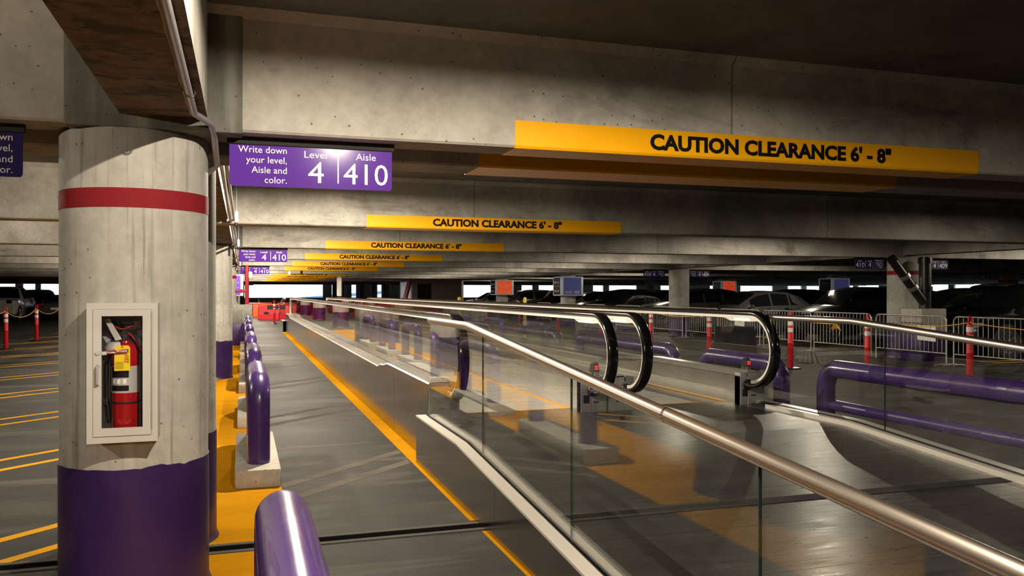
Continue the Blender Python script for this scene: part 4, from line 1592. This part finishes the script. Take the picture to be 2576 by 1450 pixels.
def make_barrier():
    t = thing('crowd_barrier', '', 'barrier', (0, 0, 0), group='steel crowd barriers')
    L = 2.2
    zt, zb = 1.06, .26
    part(MB().tube(fillet([(0, .05, 0), (0, .05, zt), (0, L - .05, zt), (0, L - .05, 0)], .12, 6), .018, 10), 'frame', M['galv'], t, smooth=60)
    m = MB()
    m.tube([(0, .05, zb), (0, L - .05, zb)], .014, 8)
    for k in range(1, 17):
        y = .05 + (L - .1) * k / 17
        m.tube([(0, y, zb), (0, y, zt)], .0075, 6)
    part(m, 'bar_grille', M['galv'], t, smooth=60)
    for y in (.05, L - .05):
        part(MB().tube(fillet([(-.3, y, 0.012), (-.22, y, .03), (.22, y, .03), (.3, y, 0.012)], .1, 3), .014, 8), 'foot', M['galv'], t, smooth=60)
    return t


bar0 = make_barrier()
bl = ['steel crowd barrier at the right edge in front of the black SUV', 'steel crowd barrier with a white paper sheet, right of the pipe column', 'steel crowd barrier in front of the pipe column and black SUV door', 'steel crowd barrier in front of the grey hood left of the pipe column',
      'steel crowd barrier in front of the grey car front wheel', 'steel crowd barrier beside the plain grey column', 'steel crowd barrier past the plain grey column', 'steel crowd barrier, second past the plain grey column', 'steel crowd barrier, third past the plain grey column', 'steel crowd barrier near the navy lightbox column', 'steel crowd barrier below the orange lightbox column']
yb = 11.85
for i, l in enumerate(bl):
    x = 14.45 + random.uniform(-.03, .03)
    if i == 0:
        bar0.location = (x, yb, 0)
        bar0['label'] = l
    else:
        dup(bar0, (x, yb, 0), R(random.uniform(-1.5, 1.5)), l)
    yb += 2.28 if i < 6 else 3.2
sh = thing('paper_notice', 'white paper sheet hung on the steel barrier right of the pipe column', 'notice', (14.40, 14.45, .50))
part(MB().prism([(0, 0), (.52, .02), (.52, .34), (0, .35)], 'x', -.006, -.002), 'sheet', M['paper'], sh, smooth=0)
m = MB()
m.tube([(-.008, .12, .36), (-.010, .20, .10)], .004, 5)
m.tube([(-.008, .42, .36), (-.010, .30, .12)], .004, 5)
part(m, 'tie', M['black'], sh)
sh2 = dup(sh, (14.38, 21.7, .55), 0, 'white paper sheet on the barrier beside the grey car front wheel')

# black board put in for the dark lettered reflection in the glass
ab = thing('reflection_board', 'black board standing for the Terminal reflection behind the tallest rounded walkway end', 'sign board', (7.35, 11.3, 0), R(-22))
m = MB()
m.prism([(-.38, 0.0), (.38, 0.0), (.30, 1.05), (-.30, 1.05)], 'y', -.02, .02)
m.xf(Matrix.Rotation(R(-9), 4, 'X'))
part(m, 'front_leaf', M['black'], ab, smooth=0)
m = MB()
m.prism([(-.38, 0.0), (.38, 0.0), (.30, 1.05), (-.30, 1.05)], 'y', -.02, .02)
m.xf(Matrix.Translation((0, .36, 0)) @ Matrix.Rotation(R(9), 4, 'X'))
part(m, 'rear_leaf', M['black'], ab, smooth=0)
m = MB()
letter(m, 'Terminal', 0, .55, .075, -.021, 'c')
m.xf(Matrix.Rotation(R(-9), 4, 'X'))
part(m, 'lettering', M['white_text'], ab, smooth=0)

# ------------------------------------------------------------------ red and orange water barriers far down the path


def make_water(mat, name):
    t = thing('water_barrier', '', 'barrier', (0, 0, 0), group=name)
    prof = [(-.28, 0), (.28, 0), (.28, .12), (.15, .30), (.11, .80), (.05, .85), (-.05, .85), (-.11, .80), (-.15, .30), (-.28, .12)]
    part(MB().prism(prof, 'y', 0, 1.75), 'body', mat, t, smooth=0)
    m = MB()
    for x in (.45, 1.3):
        m.box(-.165, .165, x - .13, x + .13, .33, .45)
    part(m, 'fork_slot', M['black_matte'], t, smooth=0)
    m = MB()
    m.cyl((0, 1.75, .1), (0, 1.75, .75), .05, n=10)
    part(m, 'hinge_post', mat, t)
    return t


for mat_, nm, spots in ((M['red'], 'red', [(2.0, 62, 90), (4.1, 62, 90), (6.2, 62, 90), (2.6, 49.5, 78), (4.7, 48, 96), (6.9, 51, 90), (9.0, 51.5, 90), (11.1, 52, 90)]), (M['orange'], 'orange', [(7.0, 47.5, 90), (2.4, 55, 90), (4.6, 54, 84)])):
    w0 = make_water(mat_, 'far water barriers')
    for i, (x, y, a) in enumerate(spots):
        l = '%s plastic water barrier far down the path, %s of its colour from the left' % (nm, order[i].replace('nearest', 'first'))
        if i == 0:
            w0.location = (x, y, 0)
            w0.rotation_euler = (0, 0, R(a))
            w0['label'] = l
        else:
            dup(w0, (x, y, 0), R(a), l)
nt = thing('notice_board', 'pair of black notice plates on the red post far down the path', 'notice', (1.52, 43.52, .72))
part(MB().box(-.34, -.07, -.01, .01, 0, .22), 'plate', M['black'], nt)
part(MB().box(.07, .34, -.01, .01, 0, .22), 'plate', M['black'], nt)
part(MB().box(-.34, .34, .01, .02, .09, .13), 'crossbar', M['black'], nt)

# ------------------------------------------------------------------ cars
ST = {
    'suv': [(0.0, .45, .70, .78, .62, .70, .60), (.10, .33, .82, .93, .80, .86, .72), (.5, .26, .95, 1.03, .88, .94, .80), (1.25, .25, 1.03, 1.12, .90, .97, .80), (1.42, .25, 1.05, 1.16, .90, .97, .80),
            (2.12, .25, 1.07, 1.66, .90, .97, .72), (2.8, .25, 1.08, 1.75, .90, .97, .73), (3.8, .25, 1.09, 1.73, .90, .97, .72), (4.5, .28, 1.09, 1.64, .88, .95, .68), (4.82, .40, 1.06, 1.14, .84, .92, .80), (4.92, .48, .92, 1.0, .78, .86, .74)],
    'crossover': [(0.0, .42, .62, .70, .58, .66, .56), (.12, .30, .76, .86, .78, .84, .70), (.6, .22, .90, .98, .86, .92, .78), (1.2, .22, .97, 1.04, .88, .94, .78), (1.35, .22, .98, 1.08, .88, .94, .78),
                  (2.2, .22, 1.0, 1.55, .88, .94, .68), (2.8, .22, 1.02, 1.64, .88, .94, .69), (3.6, .22, 1.04, 1.60, .88, .94, .67), (4.25, .26, 1.06, 1.40, .86, .92, .64), (4.6, .36, 1.02, 1.10, .82, .90, .76), (4.68, .46, .88, .96, .76, .82, .7)],
    'sedan': [(0.0, .38, .55, .62, .58, .66, .56), (.14, .26, .68, .76, .78, .84, .70), (.7, .18, .82, .88, .84, .90, .78), (1.35, .18, .88, .94, .86, .92, .78), (1.5, .18, .90, .98, .86, .92, .78),
              (2.4, .18, .92, 1.38, .86, .92, .64), (2.9, .18, .93, 1.44, .86, .92, .65), (3.5, .18, .94, 1.36, .86, .92, .62), (4.1, .20, .95, 1.06, .84, .90, .74), (4.65, .28, .92, 1.02, .82, .88, .74), (4.82, .40, .80, .90, .74, .82, .68)],
    'pickup': [(0.0, .50, .80, .92, .66, .74, .64), (.1, .38, .95, 1.08, .84, .92, .8), (.5, .34, 1.08, 1.16, .92, .98, .86), (1.2, .34, 1.13, 1.20, .92, .99, .86), (1.35, .34, 1.14, 1.24, .92, .99, .86),
               (1.95, .34, 1.15, 1.82, .92, .99, .74), (2.5, .34, 1.15, 1.90, .92, .99, .75), (3.3, .34, 1.15, 1.86, .92, .99, .74), (3.55, .34, 1.15, 1.20, .92, .99, .90), (5.4, .40, 1.13, 1.20, .92, .99, .92), (5.52, .48, 1.1, 1.16, .88, .95, .9)],
}
WH = {'suv': (.92, 3.85, .385), 'crossover': (.90, 3.6, .35), 'sedan': (.95, 3.75, .33), 'pickup': (.95, 4.3, .41)}


def make_car(kind, paint, label, loc, rz, group):
    st = ST[kind]

    def at(x):
        for a, b in zip(st, st[1:]):
            if a[0] <= x <= b[0]:
                u = (x - a[0]) / (b[0] - a[0])
                return [p + (q - p) * u for p, q in zip(a, b)]
        return list(st[-1] if x > 0 else st[0])

    def half(v):
        x, zb, zbl, zt, wl, wb, wt = v
        return [(0, zb), (wl, zb), (wb, zb + .16), (wb + .012, (zb + zbl) / 2 + .08), (wb - .01, zbl), (wt, zt - .045), (wt - .10, zt), (0, zt + .012)]

    xs = sorted(set([s_[0] for s_ in st] + [0.25, 0.85, 1.75, 2.4, 3.2, 4.15]))
    xs = [x for x in xs if x <= st[-1][0]]
    t = thing('car', label, 'car', loc, rz, group)
    rings = []
    for x in xs:
        h = half(at(x))
        ring = [(x, w, z) for w, z in h] + [(x, -w, z) for w, z in reversed(h[1:-1])]
        rings.append(ring)
    part(MB().ring_loft(rings), 'body', PAINT[paint], t, smooth=32)

    def patch(m, x0, x1, t0, t1, k0, k1, side, off=.007, nx=6):
        V = []
        for i in range(nx + 1):
            x = x0 + (x1 - x0) * i / nx
            h = half(at(x))
            (w0, z0), (w1, z1) = h[k0], h[k1]
            for tt in (t0, t1):
                V.append((x, side * (w0 + (w1 - w0) * tt + off), z0 + (z1 - z0) * tt + off * .4))
        m.raw(V, [(2 * i, 2 * i + 1, 2 * i + 3, 2 * i + 2) for i in range(nx)])

    ws = {'suv': (1.46, 2.09), 'crossover': (1.40, 2.17), 'sedan': (1.55, 2.37), 'pickup': (1.39, 1.93)}[kind]
    rw = {'suv': (4.53, 4.80), 'crossover': (4.28, 4.56), 'sedan': (3.53, 4.07), 'pickup': (3.32, 3.53)}[kind]
    for nm, (a, b) in (('windshield', ws), ('rear_window', rw)):
        m = MB()
        V = []
        for i in range(5):
            x = a + (b - a) * i / 4
            h = half(at(x))
            for s_ in (-1, -.5, 0, .5, 1):
                V.append((x + (-.006 if nm == 'windshield' else .006), s_ * (h[5][0] - .05), h[7][1] + .006 - (.022 if abs(s_) == 1 else 0)))
        m.raw(V, [(5 * i + k, 5 * i + k + 1, 5 * i + k + 6, 5 * i + k + 5) for i in range(4) for k in range(4)])
        part(m, nm, M['car_glass'], t)
    wins = {'suv': [(1.85, 2.75), (2.83, 3.68), (3.78, 4.42)], 'crossover': [(1.85, 2.7), (2.78, 3.5), (3.58, 4.12)], 'sedan': [(1.98, 2.8), (2.88, 3.62)], 'pickup': [(1.68, 2.45), (2.52, 3.22)]}[kind]
    for sd in (-1, 1):
        for a, b in wins:
            m = MB()
            patch(m, a, b, .10, .90, 4, 5, sd)
            part(m, 'side_window', M['car_glass'], t)
    if kind in ('suv', 'crossover'):
        for sd in (-1, 1):
            m = MB()
            pts = []
            for i in range(13):
                x = ws[0] + .3 + (wins[-1][1] - ws[0] - .3) * i / 12
                h = half(at(x))
                pts.append((x, sd * (h[5][0] + .012), h[5][1] - .01))
            m.tube(pts, .011, 6)
            part(m, 'window_trim', M['chrome'], t)
    xf, xr, wr = WH[kind]
    wb = .95 if kind != 'pickup' else .98
    m = MB()
    for x in (xf, xr):
        for sd in (-1, 1):
            m.cyl((x, sd * (wb - .20), wr), (x, sd * (wb + .022), wr), wr + .055, n=24)
    part(m, 'wheel_arch', M['black_matte'], t, smooth=30)
    for x in (xf, xr):
        for sd in (-1, 1):
            m = MB()
            m.lathe([(wr * .66, -.11), (wr * .93, -.115), (wr, -.08), (wr, .08), (wr * .93, .115), (wr * .66, .11)], n=28, caps=False)
            m.xf(Matrix.Translation((x, sd * (wb - .075), wr)) @ Matrix.Rotation(R(90), 4, 'X'))
            wl_ = part(m, 'wheel', M['tyre'], t, smooth=30)
            m = MB()
            yo = sd * (wb + .022)
            m.tube([(x + wr * .66 * math.cos(a), yo, wr + wr * .66 * math.sin(a)) for a in [2 * PI * k / 24 for k in range(24)]], .016, 6, closed=True)
            for k in range(10):
                a = 2 * PI * k / 10
                m.tube([(x, yo - sd * .004, wr), (x + wr * .64 * math.cos(a), yo, wr + wr * .64 * math.sin(a))], .014, 5)
            m.cyl((x, yo - sd * .02, wr), (x, yo + sd * .008, wr), .055, n=12)
            part(m, 'rim', M['alloy'], wl_)
    L = st[-1][0]
    h0 = at(.13)
    for sd in (-1, 1):
        m = MB()
        m.prism([(.03, h0[2] - .09), (.42, h0[2] + .02), (.40, h0[2] + .06), (.06, h0[2] + .02)], 'y', sd * .60, sd * .885)
        part(m, 'headlight', M['head'], t, smooth=0)
        m = MB()
        hr = at(L - .15)
        m.box(L - .20, L + .0, min(sd * .62, sd * .90), max(sd * .62, sd * .90), hr[2] - .16, hr[2] + .06, .02, 1)
        part(m, 'tail_light', M['tail'], t)
        m = MB()
        m.lathe([(.0, -.07), (.06, -.06), (.085, 0), (.06, .06), (.0, .07)], n=10, caps=False)
        m.xf(Matrix.Translation((ws[0] + .38, sd * 1.06, at(ws[0])[2] + .07)) @ Matrix.Scale(1.3, 4, (0, 1, 0)))
        part(m, 'mirror', PAINT[paint], t)
        m = MB()
        for a, b in wins[:2]:
            zz = at(b)[2] - .07
            m.box(b - .24, b - .06, min(sd * (wb + .01), sd * (wb + .03)), max(sd * (wb + .01), sd * (wb + .03)), zz, zz + .025)
        part(m, 'door_handle', M['chrome'], t)
    m = MB()
    m.box(-.012, .07, -.55, .55, st[0][1] + .06, st[0][2] + .0, .01, 1)
    part(m, 'grille', M['black'], t)
    part(MB().box(L - .02, L + .012, -.26, .26, .72 if kind != 'sedan' else .6, .86 if kind != 'sedan' else .74), 'number_plate', M['paper'], t)
    if kind == 'pickup':
        part(MB().box(3.6, 5.42, -.80, .80, 1.05, 1.19), 'bed_liner', M['black_matte'], t)
    return t


def copy_car(src, label, loc, rz):
    return dup(src, loc, rz, label)


XN = 16.25                                            # noses of the row behind the barriers
GR = 'cars parked behind the steel barriers'
c_suv = make_car('suv', 'black', 'large black SUV with chrome window trim at the right picture edge', (XN, 16.05, 0), 0, GR)
make_car('crossover', 'charcoal', 'dark car mostly hidden behind the pipe column, its wheel seen through the barrier', (XN + .3, 18.65, 0), 0, GR)
copy_car(c_suv, 'black SUV with bright roof trim just left of the pipe column', (XN + .1, 22.3, 0), 0)
c_cross = make_car('crossover', 'grey', 'grey car with multi-spoke front wheel between the plain column and the black SUV', (XN, 27.75, 0), 0, GR)
c_suv2 = make_car('suv', 'bronze', 'dark brownish SUV partly behind the plain grey column', (XN - .1, 32.5, 0), 0, GR)
c_sed = make_car('sedan', 'charcoal', 'low dark car left of the plain grey column, its sloping windshield lit', (XN - 1.0, 36.2, 0), 0, GR)
copy_car(c_suv, 'black tall SUV beside the navy lightbox sign', (XN + .6, 41.0, 0), 0)
copy_car(c_cross, 'dark grey car below and right of the navy lightbox sign', (XN + .2, 44.2, 0), 0)
copy_car(c_suv, 'black SUV between the navy and orange lightbox signs', (XN - .8, 47.0, 0), 0)
copy_car(c_suv2, 'dark SUV behind the orange lightbox column', (XN - .8, 52.5, 0), 0)
c_white = make_car('crossover', 'white', 'white car nosing out beside the distant lobby block', (XN - 1.6, 57.5, 0), 0, GR)
copy_car(c_suv, 'black SUV in the distance, right beside the lobby block', (XN + .0, 60.5, 0), 0)

GR2 = 'cars parked in the second row on the right'
c_nav = make_car('suv', 'navy', 'navy SUV behind the large black SUV at far right', (25.5, 20.6, 0), 0, GR2)
c_truck = make_car('pickup', 'silver', 'silver pickup front seen right of the pipe column', (23.2, 22.9, 0), 0, GR2)
copy_car(c_suv, 'tall black SUV roof between the silver pickup and the far banded column', (24.6, 26.0, 0), 0)
copy_car(c_white, 'white car whose roof shows right of the dark brownish SUV', (25.2, 33.0, 0), 0)
copy_car(c_suv, 'black SUV roof in the second row below the pale navy lightbox sign', (24.8, 30.0, 0), 0)
copy_car(c_nav, 'navy SUV roof in the second row below the red Park lightbox', (25.0, 37.5, 0), 0)
copy_car(c_cross, 'grey car roof in the second row left of the red Park lightbox', (25.1, 42.0, 0), 0)
copy_car(c_sed, 'low dark sedan in the second row behind the plain grey column', (25.0, 46.5, 0), 0)
copy_car(c_suv2, 'bronze SUV in the second row far behind the navy lightbox', (25.0, 52.0, 0), 0)
copy_car(c_nav, 'distant navy SUV in the third row at far right', (36.5, 24.5, 0), 0)
copy_car(c_suv, 'distant black SUV in the third row at far right', (36.0, 28.5, 0), 0)
copy_car(c_truck, 'distant silver pickup in the third row', (36.0, 33.4, 0), 0)
copy_car(c_cross, 'distant grey car in the third row', (36.0, 40.0, 0), 0)
GR3 = 'cars parked in the left aisle'
make_car('pickup', 'white', 'white pickup with its tailgate toward the camera at the left edge', (-12.6, 56.0, 0), R(-90), GR3)
copy_car(c_suv, 'black SUV seen from behind, right of the white pickup', (-12.2, 61.6, 0), R(-90))
make_car('sedan', 'grey', 'grey sedan seen from behind, left of the cabinet column', (-9.9, 56.8, 0), R(-90), GR3)
copy_car(c_suv2, 'dark SUV far in the left aisle behind the white pickup', (-15.6, 66.5, 0), R(-90))
